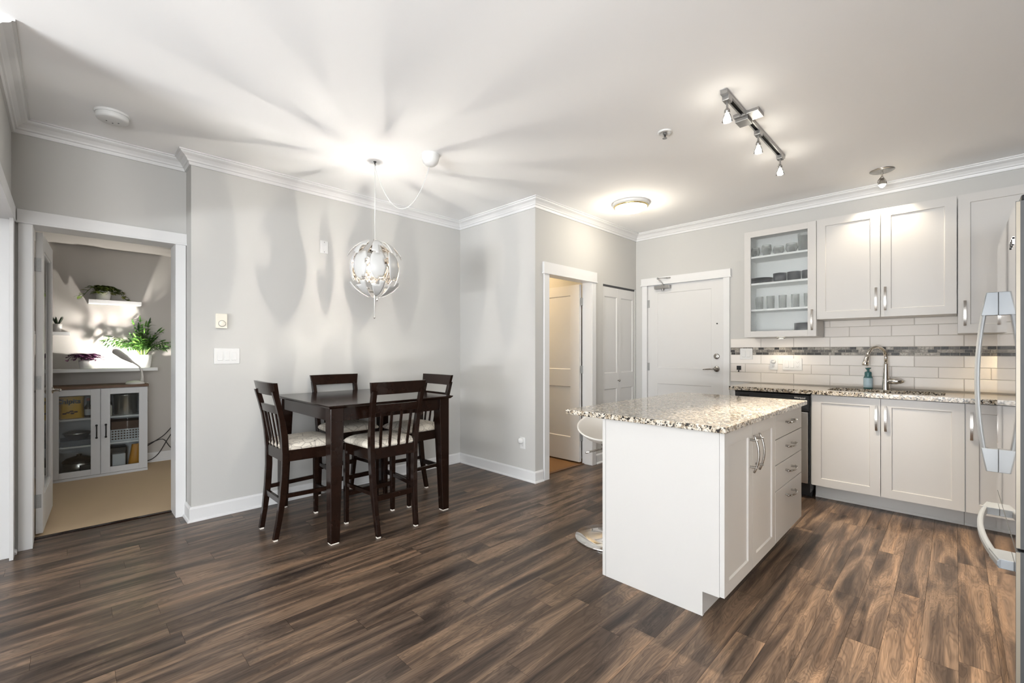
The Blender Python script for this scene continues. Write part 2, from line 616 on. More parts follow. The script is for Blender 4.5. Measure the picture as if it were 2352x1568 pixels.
def shaker(mb, M, w, h, t, panels, rec=0.007, ch=0.006, mi=0):
    """slab with recessed panels; front face at n=0, back at n=-t"""
    us = sorted({0, w, *[p[0] for p in panels], *[p[1] for p in panels]})
    vs = sorted({0, h, *[p[2] for p in panels], *[p[3] for p in panels]})
    for i in range(len(us) - 1):
        for j in range(len(vs) - 1):
            u0, u1, v0, v1 = us[i], us[i + 1], vs[j], vs[j + 1]
            if any(p[0] <= u0 and u1 <= p[1] and p[2] <= v0 and v1 <= p[3] for p in panels):
                continue
            mb.add([(u0, v0, 0), (u1, v0, 0), (u1, v1, 0), (u0, v1, 0)], [(0, 1, 2, 3)], mi, False, M)
    for (u0, u1, v0, v1) in panels:
        o = [(u0, v0, 0), (u1, v0, 0), (u1, v1, 0), (u0, v1, 0)]
        q = [(u0 + ch, v0 + ch, -rec), (u1 - ch, v0 + ch, -rec), (u1 - ch, v1 - ch, -rec), (u0 + ch, v1 - ch, -rec)]
        mb.add(o + q, [(0, 1, 5, 4), (1, 2, 6, 5), (2, 3, 7, 6), (3, 0, 4, 7), (4, 5, 6, 7)], mi, False, M)
    mb.add([(0, 0, 0), (w, 0, 0), (w, h, 0), (0, h, 0), (0, 0, -t), (w, 0, -t), (w, h, -t), (0, h, -t)],
           [(0, 4, 5, 1), (1, 5, 6, 2), (2, 6, 7, 3), (3, 7, 4, 0), (4, 7, 6, 5)], mi, False, M)
    return mb


def profile_run(mb, path, prof, closed=False):
    """mitred sweep of prof [(out, z)] along xy path; room on the right-hand side of travel"""
    P = [Vector(p) for p in path]
    n = len(P)
    rows = []
    for i in range(n):
        d0 = (P[i] - P[i - 1]).normalized() if i > 0 else None
        d1 = (P[i + 1] - P[i]).normalized() if i < n - 1 else None
        n0 = Vector((d0.y, -d0.x)) if d0 else None
        n1 = Vector((d1.y, -d1.x)) if d1 else None
        if n0 is None: m = n1
        elif n1 is None: m = n0
        else:
            m = n0 + n1
            m = m / m.length
            m = m / m.dot(n0)
        rows.append([(P[i].x + m.x * o, P[i].y + m.y * o, z) for o, z in prof])
    mb.grid(rows, smooth=False, closed=True)
    mb.add(rows[0], [tuple(range(len(prof)))])
    mb.add(rows[-1], [tuple(reversed(range(len(prof))))])
    return mb


# ------------------------------------------------------------------ setting
ZC = 2.74
YD, YL, YS, XS, XK, XL = 4.03, 4.225, 2.872, 3.20, 5.112, -0.24
W = lambda a, b: MB().box(a, b)
# floor substrate + planks
mb = MB()
rng = random.Random(3)
mb.box((-6.1, -2.5, -0.06), (5.3, 4.40, -0.0022), 1)
k0 = math.floor((-2.5 - 0.705) / 0.119)
y = 0.705 + k0 * 0.119
while y < 4.40:
    x = -6.1 - rng.uniform(0, 1.2)
    while x < 5.3:
        ln = rng.choice([1.21, 1.21, 1.21, 0.9])
        a0, a1 = max(x, -6.1), min(x + ln, 5.3)
        yy0, yy1 = max(y, -2.5), min(y + 0.119, 4.40)
        if a1 - a0 > 0.02 and yy1 - yy0 > 0.01:
            g = 0.0005
            mb.add([(a0 + g, yy0 + g, 0), (a1 - g, yy0 + g, 0), (a1 - g, yy1 - g, 0), (a0 + g, yy1 - g, 0)], [(0, 1, 2, 3)], 0)
        x += ln
    y += 0.119
fl = mb.build('floor', [FLOOR, plain('plank_gap', (0.025, 0.018, 0.014), 0.8)], None)
tag(fl, 'brown wood plank floor running through dining area and kitchen', 'floor', None, 'structure')
struct('floor_carpet', W((-2.2, 4.402, -0.06), (2.4, 6.75, 0.004)), CARPET, 'beige carpet floor of the room behind the glazed door', 'floor')
struct('floor_bathroom', W((3.25, 2.99, -0.06), (5.0, 5.0, 0.004)), BATHFL, 'brown floor inside the small room behind the half-open door', 'floor')
struct('ceiling', W((-6.2, -2.6, ZC), (5.4, 4.5, ZC + 0.1)), CEIL, 'white ceiling over dining area and kitchen', 'ceiling')
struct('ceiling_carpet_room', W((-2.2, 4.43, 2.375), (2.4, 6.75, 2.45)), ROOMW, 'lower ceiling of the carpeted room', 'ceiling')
struct('ceiling_bathroom', W((3.25, 3.0, 2.40), (5.0, 5.0, 2.45)), CEIL, 'ceiling of the small lit room behind the half-open door', 'ceiling')

struct('wall_dining', W((0.662, YD, 0), (3.36, YL + 0.2, ZC)), WALL, 'grey wall behind the dining table', 'wall')
mb = MB()
OX0, OX1, OZ = -0.147, 0.594, 2.088   # clear opening of the glazed door
mb.box((XL - 0.12, YL, 0), (OX0 - 0.02, YL + 0.2, ZC)); mb.box((OX1 + 0.02, YL, 0), (0.662, YL + 0.2, ZC)); mb.box((OX0 - 0.02, YL, OZ + 0.02), (OX1 + 0.02, YL + 0.2, ZC))
struct('wall_left', mb, WALL, 'grey recessed wall around the glazed door opening', 'wall')
mb = MB()
mb.box((XL - 0.12, 4.13, 0), (XL, YL, ZC)); mb.box((XL - 0.12, 3.04, 2.10), (XL, 4.13, ZC)); mb.box((XL - 0.12, 2.95, 0), (XL, 3.04, ZC))
struct('wall_far_left', mb, WALL, 'grey side wall with a doorway at the left edge', 'wall')
mb = MB()
mb.box((-1.66, 3.0, 0), (-1.6, 4.4, ZC)); mb.box((-1.6, 4.25, 0), (XL - 0.12, 4.4, ZC))
struct('wall_hall', mb, WALL, 'walls of the hallway beyond the left doorway', 'wall')
struct('wall_north', W((-6.1, 2.95, 0), (-1.6, 3.0, ZC)), WALL, 'living room wall left of the camera', 'wall')
mb = MB()
mb.box((XS, YS, 0), (XS + 0.10, YS + 0.001, ZC))
BX0, BX1, BZ = 3.392, 4.128, 2.037      # small-room door opening
CX0, CX1, CZ = 4.365, 5.092, 2.045      # bifold closet opening
mb = MB()
mb.box((XS, YS, 0), (BX0 - 0.02, YS + 0.12, ZC)); mb.box((XS, YS + 0.12, 0), (XS + 0.16, YD, ZC)); mb.box((BX0 - 0.02, YS, BZ + 0.02), (BX1 + 0.02, YS + 0.12, ZC))
mb.box((BX1 + 0.02, YS, 0), (CX0, YS + 0.12, ZC)); mb.box((CX0, YS, CZ), (CX1, YS + 0.12, ZC)); mb.box((CX1, YS, 0), (XK + 0.01, YS + 0.12, ZC))
struct('wall_hallway', mb, WALL, 'projecting grey wall with the half-open door and the closet', 'wall')
mb = MB()
EY0, EY1, EZ = 1.806, 2.713, 2.08       # entry door opening
mb.box((XK, EY1 + 0.02, 0), (XK + 0.14, YS + 0.12, ZC)); mb.box((XK, EY0 - 0.02, EZ + 0.02), (XK + 0.14, EY1 + 0.02, ZC)); mb.box((XK, -1.1, 0), (XK + 0.14, EY0 - 0.02, ZC))
struct('wall_kitchen', mb, WALL, 'grey wall behind the entry door and kitchen cabinets', 'wall')
struct('wall_fridge', W((1.78, -1.1, 0), (XK, -0.95, ZC)), BOUNCECUT, 'unseen wall behind the refrigerator, darkened to cut bounced light', 'wall')
struct('wall_return_blocker', W((0.45, -1.07, 0), (1.66, -0.95, ZC)).box((1.66, -2.5, 0), (1.78, -0.95, ZC)), BOUNCECUT, 'unseen darkened wall right of the camera, extended to block window light', 'wall')  # short arm added out of view to keep window light off the island doors
mb = MB()
mb.box((-6.1, -1.5, 0), (-6.0, 1.7, 0.25)); mb.box((-6.1, -1.5, 2.62), (-6.0, 1.7, ZC)); mb.box((-6.1, -2.5, 0), (-6.0, -1.5, ZC)); mb.box((-6.1, 1.7, 0), (-6.0, 2.95, ZC))
struct('wall_window', mb, WALL, 'wall with the large window left of the camera', 'wall')
mb = MB()
mb.box((-6.0, -2.5, 0), (-2.35, -2.4, ZC)); mb.box((-0.25, -2.5, 0), (1.66, -2.4, ZC)); mb.box((-2.35, -2.5, 0), (-0.25, -2.4, 0.25)); mb.box((-2.35, -2.5, 2.62), (-0.25, -2.4, ZC))
struct('wall_south', mb, WALL, 'wall with the added fill-light window behind the camera', 'wall')
mb = MB()
for yy in (-1.5, -0.45, 0.6, 1.66):
    mb.box((-6.08, yy, 0.25), (-6.02, yy + 0.04, 2.62))
mb.box((-6.08, -1.5, 0.25), (-6.02, 1.7, 0.29)); mb.box((-6.08, -1.5, 2.58), (-6.02, 1.7, 2.62))
struct('window_1', mb, TRIM, 'white frame of the large living room window', 'window')
mb = MB()
for xx in (-2.35, -1.32, -0.29):
    mb.box((xx, -2.48, 0.25), (xx + 0.04, -2.42, 2.62))
mb.box((-2.35, -2.48, 0.25), (-0.25, -2.42, 0.29)); mb.box((-2.35, -2.48, 2.58), (-0.25, -2.42, 2.62))
struct('window_2', mb, TRIM, 'white frame of the added fill-light window behind the camera', 'window')  # unseen window, put in for fill light
# carpeted room and small-room shells
mb = MB()
mb.box((-2.2, 6.52, 0), (2.4, 6.70, 2.45)); mb.box((-2.3, 4.425, 0), (-2.2, 6.7, 2.45)); mb.box((1.55, 4.425, 0), (1.65, 6.52, 2.45))
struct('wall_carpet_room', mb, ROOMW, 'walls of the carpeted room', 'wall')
mb = MB()
mb.box((3.2, YD, 0), (3.36, 5.0, 2.45)); mb.box((3.25, 4.9, 0), (5.1, 5.0, 2.45)); mb.box((4.30, 2.992, 0), (4.40, 4.9, 2.45))
struct('wall_bathroom', mb, WALL, 'walls of the small room behind the half-open door', 'wall')
mb = MB().box((4.40, 3.55, 0), (5.25, 3.65, 2.45))
mb.box((5.14, 2.99, 0), (5.25, 3.6, ZC))
struct('wall_closet', mb, WALL, 'inside of the closet behind the bifold door', 'wall')

# crown moulding
cp = [(0, ZC - 0.086), (0.012, ZC - 0.086), (0.016, ZC - 0.074), (0.018, ZC - 0.066), (0.026, ZC - 0.062), (0.030, ZC - 0.052), (0.046, ZC - 0.034), (0.066, ZC - 0.024), (0.072, ZC - 0.018), (0.074, ZC - 0.012), (0.084, ZC - 0.010), (0.084, ZC - 0.001), (0, ZC - 0.001)]
mb = MB()
profile_run(mb, [(XL, 2.95), (XL, YL), (0.662, YL), (0.662, YD), (XS, YD), (XS, YS), (XK, YS), (XK, -0.95)], cp)
struct('trim_crown', mb, TRIM, 'white crown moulding along the top of the walls', 'crown moulding')
bp_ = [(0, 0.004), (0.027, 0.004), (0.026, 0.012), (0.021, 0.019), (0.014, 0.022), (0.014, 0.098), (0.010, 0.108), (0.004, 0.112), (0, 0.112)]
mb = MB()
profile_run(mb, [(0.662, YL), (0.662, YD), (XS, YD), (XS, YS), (3.305, YS)], [(o, z - 0.003) for o, z in bp_])
struct('baseboard_dining', mb, TRIM, 'white baseboard under the dining wall', 'baseboard')
mb = MB(); profile_run(mb, [(4.212, YS), (CX0, YS)], [(o, z - 0.003) for o, z in bp_])
struct('baseboard_hallway', mb, TRIM, 'short white baseboard between the half-open door and closet', 'baseboard')
mb = MB(); profile_run(mb, [(XL, 4.15), (XL, YL)], [(o, z - 0.003) for o, z in bp_])
struct('baseboard_left', mb, TRIM, 'short white baseboard beside the left doorway', 'baseboard')
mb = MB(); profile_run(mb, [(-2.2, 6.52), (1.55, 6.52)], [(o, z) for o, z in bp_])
struct('baseboard_carpet_room', mb, TRIM, 'white baseboard at the back of the carpeted room', 'baseboard')


def casing(name, M, u0, u1, z, w=0.078, hh=0.092, t=0.018, depth=0.2, label='', horn=0.012):
    """M: u along wall, n out of the wall"""
    mb = MB()
    mb.box((u0 - w, 0, 0), (u0, z, t), M=M)
    mb.box((u1, 0, 0), (u1 + w, z, t), M=M)
    mb.box((u0 - w - horn, z, 0), (u1 + w + horn, z + hh, t + 0.006), M=M)
    mb.box((u0 - w - horn - 0.006, z - 0.004, 0), (u1 + w + horn + 0.006, z + 0.010, t + 0.012), M=M)
    # jambs
    mb.box((u0 - 0.02, 0, 0), (u0, z + 0.02, -depth), M=M)
    mb.box((u1, 0, 0), (u1 + 0.02, z + 0.02, -depth), M=M)
    mb.box((u0, z, 0), (u1, z + 0.02, -depth), M=M)
    return struct(name, mb, TRIM, label, 'door trim', bevel=0.0012, seg=1)


casing('trim_1', fr((0, YL, 0), (1, 0, 0), (0, -1, 0)), OX0, OX1, OZ, w=0.064, hh=0.084, horn=0.004, label='white casing around the glazed door opening')
casing('trim_2', fr((0, YS, 0), (1, 0, 0), (0, -1, 0)), BX0, BX1, BZ, w=0.074, hh=0.112, depth=0.12, label='white casing around the half-open door')
casing('trim_3', fr((XK, 0, 0), (0, -1, 0), (-1, 0, 0)), -EY1, -EY0, EZ, w=0.066, hh=0.088, depth=0.12, label='white casing around the entry door')
# casing of the doorway on the far-left wall
mb = MB()
mb.box((XL, 4.06, 0), (XL + 0.018, 4.135, 2.08)); mb.box((XL, 2.96, 2.08), (XL + 0.022, 4.15, 2.17)); mb.box((XL, 2.96, 0), (XL + 0.018, 3.04, 2.08))
mb.box((XL - 0.125, 4.115, 0), (XL + 0.002, 4.13, 2.08)); mb.box((XL - 0.125, 3.04, 0), (XL + 0.002, 3.06, 2.08)); mb.box((XL - 0.125, 3.04, 2.08), (XL + 0.002, 4.13, 2.10))
struct('trim_4', mb, TRIM, 'white casing of the doorway at the left edge', 'door trim', bevel=0.0012, seg=1)
# threshold strip
struct('trim_5', W((OX0, 4.385, 0.0), (OX1, 4.425, 0.008)), ESP, 'dark threshold strip where planks meet carpet', 'threshold')
struct('trim_6', W((BX0, 2.965, 0.0), (BX1, 2.998, 0.007)), WALNUT, 'brown threshold strip under the half-open door', 'threshold')


def hinge(parent, M, h=0.088):
    mb = MB()
    mb.box((-0.030, -h / 2, -0.0015), (0.0, h / 2, 0.0012), M=M)
    mb.box((0.0, -h / 2, -0.0015), (0.028, h / 2, 0.0012), M=M)
    mb.lathe([(0.0055, -h / 2), (0.0055, h / 2)], n=10, M=M @ Matrix.Rotation(R(-90), 4, 'X'))
    for s in (-1, 1):
        for vv in (-0.028, 0, 0.028):
            mb.lathe([(0.003, 0), (0.002, 0.0006)], n=8, M=M @ Matrix.Translation((s * 0.016, vv, 0.0012)))
    return mb.build('hinge', HINGE, parent, bevel=0.0006, seg=1)


# door_1 : glazed door opened into the carpeted room
d1 = thing('door_1', 'white glazed door standing open into the carpeted room', 'door', (-0.143, 4.452, 0.012), kind='structure')
ang = math.atan2(1, 0.052)
dM = fr((-0.143, 4.452, 0.02), (math.cos(ang), math.sin(ang), 0), (math.sin(ang), -math.cos(ang), 0))   # n faces +X
dw, dh, dt = 0.715, 2.064, 0.035
mb = MB()
st, br, tr_ = 0.095, 0.25, 0.11
for (u0, u1, v0, v1) in ((0, st, 0, dh), (dw - st, dw, 0, dh), (st, dw - st, 0, br), (st, dw - st, dh - tr_, dh)):
    mb.box((u0, v0, 0), (u1, v1, dt), M=dM)
b_ = 0.014
for (u0, u1, v0, v1) in ((st, st + b_, br, dh - tr_), (dw - st - b_, dw - st, br, dh - tr_), (st, dw - st, br, br + b_), (st, dw - st, dh - tr_ - b_, dh - tr_)):
    mb.box((u0, v0, 0.006), (u1, v1, dt - 0.006), M=dM)
mb.build('door_leaf', DOORP, d1, bevel=0.0015, seg=1)
MB().box((st + 0.005, br + 0.005, 0.015), (dw - st - 0.005, dh - tr_ - 0.005, 0.019), M=dM).build('glass_pane', GLASS, d1)
for zz in (1.862, 1.053, 0.242):
    hinge(d1, fr((-0.143, 4.4505, zz), (1, 0, 0), (0, -1, 0)), 0.092)
mb = MB()
for s, n0 in ((1, dt), (-1, 0)):
    mb.lathe([(0.026, 0), (0.026, 0.006), (0.012, 0.010), (0.010, 0.045), (0.010, 0.05)], n=20, M=dM @ Matrix.Translation((dw - 0.06, 0.94, n0)) @ (Matrix.Identity(4) if s > 0 else Matrix.Rotation(PI, 4, 'X')))
    mb.tube([dM @ Vector((dw - 0.055, 0.94, n0 + s * 0.045)), dM @ Vector((dw - 0.10, 0.941, n0 + s * 0.05)), dM @ Vector((dw - 0.17, 0.94, n0 + s * 0.05))], [0.009, 0.008, 0.007], 10)
mb.build('door_handle', NICKEL, d1)

# door_2 : half-open panelled door
d2 = thing('door_2', 'white panelled door half open into the small lit room', 'door', (4.10, 2.998, 0.02), kind='structure')
mb = MB()
M2 = fr((4.082, 2.998, 0.022), (0, 1, 0), (-1, 0, 0))
shaker(mb, M2, 0.72, 2.0, 0.036, [(0.125, 0.60, 0.265, 0.845), (0.125, 0.60, 1.04, 1.885)], rec=0.009, ch=0.008)
mb.build('door_leaf', DOORP, d2)
for zz in (1.828, 1.062, 0.30):
    hinge(d2, fr((BX1 - 0.004, 2.985, zz), (1, -0.15, 0), (-0.8, -1, 0)), 0.085)
mb = MB()
mb.lathe([(0.026, 0), (0.026, 0.006), (0.010, 0.010), (0.010, 0.045), (0.010, 0.05)], n=20, M=M2 @ Matrix.Translation((0.655, 0.95, 0)))
mb.tube([M2 @ Vector((0.655, 0.95, 0.045)), M2 @ Vector((0.6, 0.95, 0.05)), M2 @ Vector((0.54, 0.95, 0.05))], 0.008, 10)
mb.build('door_handle', NICKEL, d2)

# door_3 : bifold closet
d3 = thing('door_3', 'white bifold closet door next to the entry corner', 'door', (4.73, YS, 0.0), kind='structure')
for i, (x0, x1) in enumerate(((CX0 + 0.004, 4.727), (4.731, CX1 - 0.004))):
    mb = MB()
    w = x1 - x0
    pu = (0.045, w - 0.045) if i == 0 else (0.045, w - 0.04)
    shaker(mb, fr((x0, YS + 0.012, 0.012), (1, 0, 0), (0, -1, 0)), w, 2.01, 0.032, [(pu[0], pu[1], 0.20, 0.815), (pu[0], pu[1], 1.0, 1.90)], rec=0.009, ch=0.009)
    o = mb.build('door_leaf', DOORP, d3)
    if i == 0:
        kb = MB().lathe([(0.007, 0), (0.007, 0.014), (0.014, 0.020), (0.015, 0.028), (0.010, 0.033), (0.001, 0.034)], n=16, M=Matrix.Translation((4.702, YS + 0.012, 0.918)) @ Matrix.Rotation(R(90), 4, 'X'))
        kb.build('knob', NICKEL, o)
mb = MB().box((CX0, YS + 0.012, 2.026), (CX1, YS + 0.05, 2.046))
mb.build('track', FGREY, d3)

# door_4 : entry door
d4 = thing('door_4', 'white entry door with closer and lever handle', 'door', (XK, 2.26, 0.0), kind='structure')
M4 = fr((XK + 0.004, EY1 - 0.004, 0.012), (0, -1, 0), (-1, 0, 0))
mb = MB()
shaker(mb, M4, EY1 - EY0 - 0.008, EZ - 0.018, 0.045, [(0.125, 0.77, 0.26, 0.865), (0.125, 0.77, 1.06, 1.963)], rec=0.005, ch=0.006)
mb.build('door_leaf', DOORP, d4)
for zz in (1.855, 1.08, 0.28):
    hinge(d4, fr((XK - 0.001, EY1 + 0.001, zz), (0, -1, 0), (-1, 0, 0)), 0.095)
mb = MB()
Ml = Matrix.Translation((XK + 0.004, 1.882, 1.072)) @ Matrix.Rotation(R(-90), 4, 'Y')
mb.lathe([(0.033, 0), (0.033, 0.006), (0.028, 0.010), (0.012, 0.013), (0.011, 0.05), (0.013, 0.058), (0.001, 0.06)], n=24, M=Ml)
mb.tube([(XK - 0.046, 1.885, 1.072), (XK - 0.05, 1.93, 1.072), (XK - 0.048, 1.98, 1.068), (XK - 0.046, 2.015, 1.064)], [0.010, 0.009, 0.007, 0.005], 10)
mb.build('door_handle', NICKEL, d4)
mb = MB()
Ml = Matrix.Translation((XK + 0.004, 1.882, 1.213)) @ Matrix.Rotation(R(-90), 4, 'Y')
mb.lathe([(0.032, 0), (0.032, 0.006), (0.027, 0.012), (0.016, 0.014), (0.001, 0.014)], n=24, M=Ml)
mb.box((XK - 0.03, 1.878, 1.195), (XK - 0.008, 1.886, 1.231))
mb.build('deadbolt', NICKEL, d4, bevel=0.001, seg=1)
MB().lathe([(0.008, 0), (0.008, 0.003), (0.005, 0.004), (0.001, 0.003)], n=14, M=Matrix.Translation((XK + 0.004, 1.878, 1.577)) @ Matrix.Rotation(R(-90), 4, 'Y')).build('peephole', BLACK, d4)
cl = MB()
cl.box((XK - 0.055, 2.405, 2.022), (XK + 0.003, 2.60, 2.062))
cl.lathe([(0.012, 0), (0.012, 0.028)], n=16, M=Matrix.Translation((XK - 0.03, 2.50, 2.0)))
co = cl.build('door_closer', SATIN, d4, bevel=0.004)
ca = MB()
ca.tube([(XK - 0.03, 2.50, 2.065), (XK - 0.03, 2.50, 2.085), (XK - 0.09, 2.535, 2.14)], 0.006, 8)
ca.box((XK - 0.045, 2.485, 2.062), (XK - 0.015, 2.515, 2.075))
ca.tube([(XK - 0.09, 2.535, 2.145), (XK - 0.035, 2.44, 2.145)], 0.005, 8)
ca.lathe([(0.009, 0), (0.009, 0.02)], n=12, M=Matrix.Translation((XK - 0.09, 2.535, 2.132)))
ca.box((XK - 0.04, 2.405, 2.138), (XK - 0.024, 2.445, 2.152))
ca.build('closer_arm', SATIN, co)


# ------------------------------------------------------------------ dining set
def make_chair(label):
    t = thing('dining_chair', label, 'chair', (0, 0, 0), 'dining chairs around the dark table')
    ys = [(0.012, -0.208), (0.15, -0.185), (0.30, -0.166), (0.45, -0.156), (0.58, -0.155), (0.70, -0.163), (0.82, -0.182), (0.92, -0.205), (1.0, -0.226)]
    hs = lambda z: 0.148 + 0.040 * min(1, z / 0.97)
    for s in (-1, 1):
        mb = MB()
        rows = []
        for z, yc in ys:
            k = 0.0165 if z > 0.2 else 0.0145 + 0.0015 * z / 0.2
            d = 0.021 if 0.2 < z < 0.75 else 0.017
            x = s * hs(z)
            rows.append([(x - k, yc - d, z), (x + k, yc - d, z), (x + k, yc + d, z), (x - k, yc + d, z)])
        mb.grid(rows, smooth=False, closed=True)
        mb.add(rows[0], [(3, 2, 1, 0)]); mb.add(rows[-1], [(0, 1, 2, 3)])
        o = mb.build('rear_leg', ESP, t, world=False, bevel=0.002, seg=1)
        MB().box((s * 0.148 - 0.012, -0.220, 0.0005), (s * 0.148 + 0.012, -0.196, 0.012)).build('foot_pad', PAD, o, world=False)
        mb = MB()
        x = s * 0.19; yc = 0.19
        mb.hexa([(x - 0.014, yc - 0.014, 0.012), (x + 0.014, yc - 0.014, 0.012), (x + 0.014, yc + 0.014, 0.012), (x - 0.014, yc + 0.014, 0.012)],
                [(x - 0.019, yc - 0.019, 0.598), (x + 0.019, yc - 0.019, 0.598), (x + 0.019, yc + 0.019, 0.598), (x - 0.019, yc + 0.019, 0.598)])
        o = mb.build('front_leg', ESP, t, world=False, bevel=0.002, seg=1)
        MB().box((x - 0.012, yc - 0.012, 0.0005), (x + 0.012, yc + 0.012, 0.012)).build('foot_pad', PAD, o, world=False)
        mb = MB()
        mb.hexa([(s * 0.160 - 0.009, -0.166, 0.277), (s * 0.160 + 0.009, -0.166, 0.277), (s * 0.189 + 0.009, 0.18, 0.277), (s * 0.189 - 0.009, 0.18, 0.277)],
                [(s * 0.160 - 0.009, -0.166, 0.305), (s * 0.160 + 0.009, -0.166, 0.305), (s * 0.189 + 0.009, 0.18, 0.305), (s * 0.189 - 0.009, 0.18, 0.305)])
        mb.build('stretcher', ESP, t, world=False, bevel=0.0015, seg=1)
    MB().box((-0.15, -0.182, 0.238), (0.15, -0.162, 0.276)).build('stretcher', ESP, t, world=False, bevel=0.0015, seg=1)
    MB().box((-0.18, 0.18, 0.205), (0.18, 0.20, 0.24)).build('stretcher', ESP, t, world=False, bevel=0.0015, seg=1)
    mb = MB()
    for a, b in (((-0.158, -0.168), (0.158, -0.142)), ((-0.175, 0.178), (0.175, 0.204))):
        mb.box((a[0], a[1], 0.525), (b[0], b[1], 0.6))
    for s in (-1, 1):
        mb.hexa([(s * 0.172 - 0.011, -0.15, 0.525), (s * 0.172 + 0.011, -0.15, 0.525), (s * 0.196 + 0.011, 0.19, 0.525), (s * 0.196 - 0.011, 0.19, 0.525)],
                [(s * 0.172 - 0.011, -0.15, 0.6), (s * 0.172 + 0.011, -0.15, 0.6), (s * 0.196 + 0.011, 0.19, 0.6), (s * 0.196 - 0.011, 0.19, 0.6)])
    mb.add([(-0.165, -0.15, 0.592), (0.165, -0.15, 0.592), (0.185, 0.18, 0.592), (-0.185, 0.18, 0.592)], [(0, 1, 2, 3)])
    mb.build('seat_frame', ESP, t, world=False, bevel=0.0015, seg=1)
    # cushion: rounded pad
    mb = MB()
    rows = []
    nU, nV = 14, 14
    for surf in (1,):
        for i in range(nU + 1):
            row = []
            v = -1 + 2 * i / nU
            for j in range(nV + 1):
                u = -1 + 2 * j / nV
                uu = math.copysign(abs(math.sin(u * PI / 2)) ** 0.9, u)
                vv = math.copysign(abs(math.sin(v * PI / 2)) ** 0.9, v)
                e = max(0.0, (1 - abs(uu) ** 5) * (1 - abs(vv) ** 5))
                hw = 0.188 + 0.022 * (vv * 0.5 + 0.5)
                r_ = 1 - 0.035 * (abs(uu) * abs(vv)) ** 3
                row.append((uu * hw * r_, 0.028 + vv * 0.19 * r_, 0.612 + 0.046 * e ** 0.45))
            rows.append(row)
    mb.grid(rows)
    bot = [[(p[0] * (0.93), 0.028 + (p[1] - 0.028) * 0.93, 0.600) if (0 < i < nU and 0 < j < nV) else (p[0] * 0.97, 0.028 + (p[1] - 0.028) * 0.97, 0.601) for j, p in enumerate(r)] for i, r in enumerate(rows)]
    mb.grid(bot)
    # edge wall
    ring = [(0, j) for j in range(nV)] + [(i, nV) for i in range(nU)] + [(nU, j) for j in range(nV, 0, -1)] + [(i, 0) for i in range(nU, 0, -1)]
    mb.grid([[rows[i][j] for i, j in ring], [bot[i][j] for i, j in ring]], closed=True)
    mb.build('seat_cushion', FABRIC, t, world=False)
    # top rail, bowed backwards
    def rail(name, z0, z1, hw0, hw1, ybase, bow, th, slope):
        rows = []
        for k in range(13):
            f = -1 + 2 * k / 12
            yb = ybase - bow * (1 - f * f)
            rows.append([(f * hw0, yb - th / 2, z0), (f * hw0, yb + th / 2, z0), (f * hw1, yb + th / 2 - slope, z1), (f * hw1, yb - th / 2 - slope, z1)])
        m_ = MB().grid(rows, smooth=False, closed=True)
        m_.add(rows[0], [(0, 1, 2, 3)]); m_.add(rows[-1], [(3, 2, 1, 0)])
        return m_.build(name, ESP, t, world=False, bevel=0.002, seg=1)
    rail('top_rail', 0.974, 1.06, 0.202, 0.216, -0.212, 0.012, 0.024, 0.016)
    rail('back_rail', 0.848, 0.905, 0.182, 0.184, -0.190, 0.008, 0.018, 0.012)
    for k in range(4):
        x = -0.105 + 0.07 * k
        mb = MB()
        mb.hexa([(x - 0.010, -0.160, 0.595), (x + 0.010, -0.160, 0.595), (x + 0.010, -0.150, 0.595), (x - 0.010, -0.150, 0.595)],
                [(x * 1.12 - 0.010, -0.203, 0.852), (x * 1.12 + 0.010, -0.203, 0.852), (x * 1.12 + 0.010, -0.193, 0.852), (x * 1.12 - 0.010, -0.193, 0.852)])
        mb.build('back_slat', ESP, t, world=False, bevel=0.0015, seg=1)
    return t


chair = make_chair('dark wooden dining chair nearest the camera, its back towards the viewer')
chair.location = (1.652, 2.99, 0)
chair.rotation_euler.z = 0
for (x, y, rz, lab) in ((1.20, 3.37, -90, 'dark wooden dining chair on the left side of the table, facing right'),
                        (1.725, 3.765, 180, 'dark wooden dining chair behind the table, back against the grey wall'),
                        (2.165, 3.34, 90, 'dark wooden dining chair at the right end of the table, nearest the corner')):
    c = copy_tree(chair)
    c.location = (x, y, 0)
    c.rotation_euler.z = R(rz)
    c['label'] = lab

t = thing('dining_table', 'square counter-height dining table in dark espresso wood', 'table', (1.70, 3.40, 0))
mb = MB()
TX0, TX1, TY0, TY1, TZ = 1.200, 2.200, 2.86, 3.94, 0.914
mb.hexa([(TX0 + 0.015, TY0 + 0.015, TZ - 0.022), (TX1 - 0.015, TY0 + 0.015, TZ - 0.022), (TX1 - 0.015, TY1 - 0.015, TZ - 0.022), (TX0 + 0.015, TY1 - 0.015, TZ - 0.022)],
        [(TX0, TY0, TZ - 0.008), (TX1, TY0, TZ - 0.008), (TX1, TY1, TZ - 0.008), (TX0, TY1, TZ - 0.008)])
mb.box((TX0, TY0, TZ - 0.008), (TX1, TY1, TZ))
mb.build('table_top', ESP, t, bevel=0.0015, seg=1)
mb = MB()
for a, b in (((1.30, 2.90), (2.10, 2.92)), ((1.30, 3.88), (2.10, 3.90)), ((1.235, 2.98), (1.255, 3.82)), ((2.145, 2.98), (2.165, 3.82))):
    mb.box((*a, 0.805), (*b, TZ - 0.021))
mb.build('apron', ESP, t, bevel=0.001, seg=1)
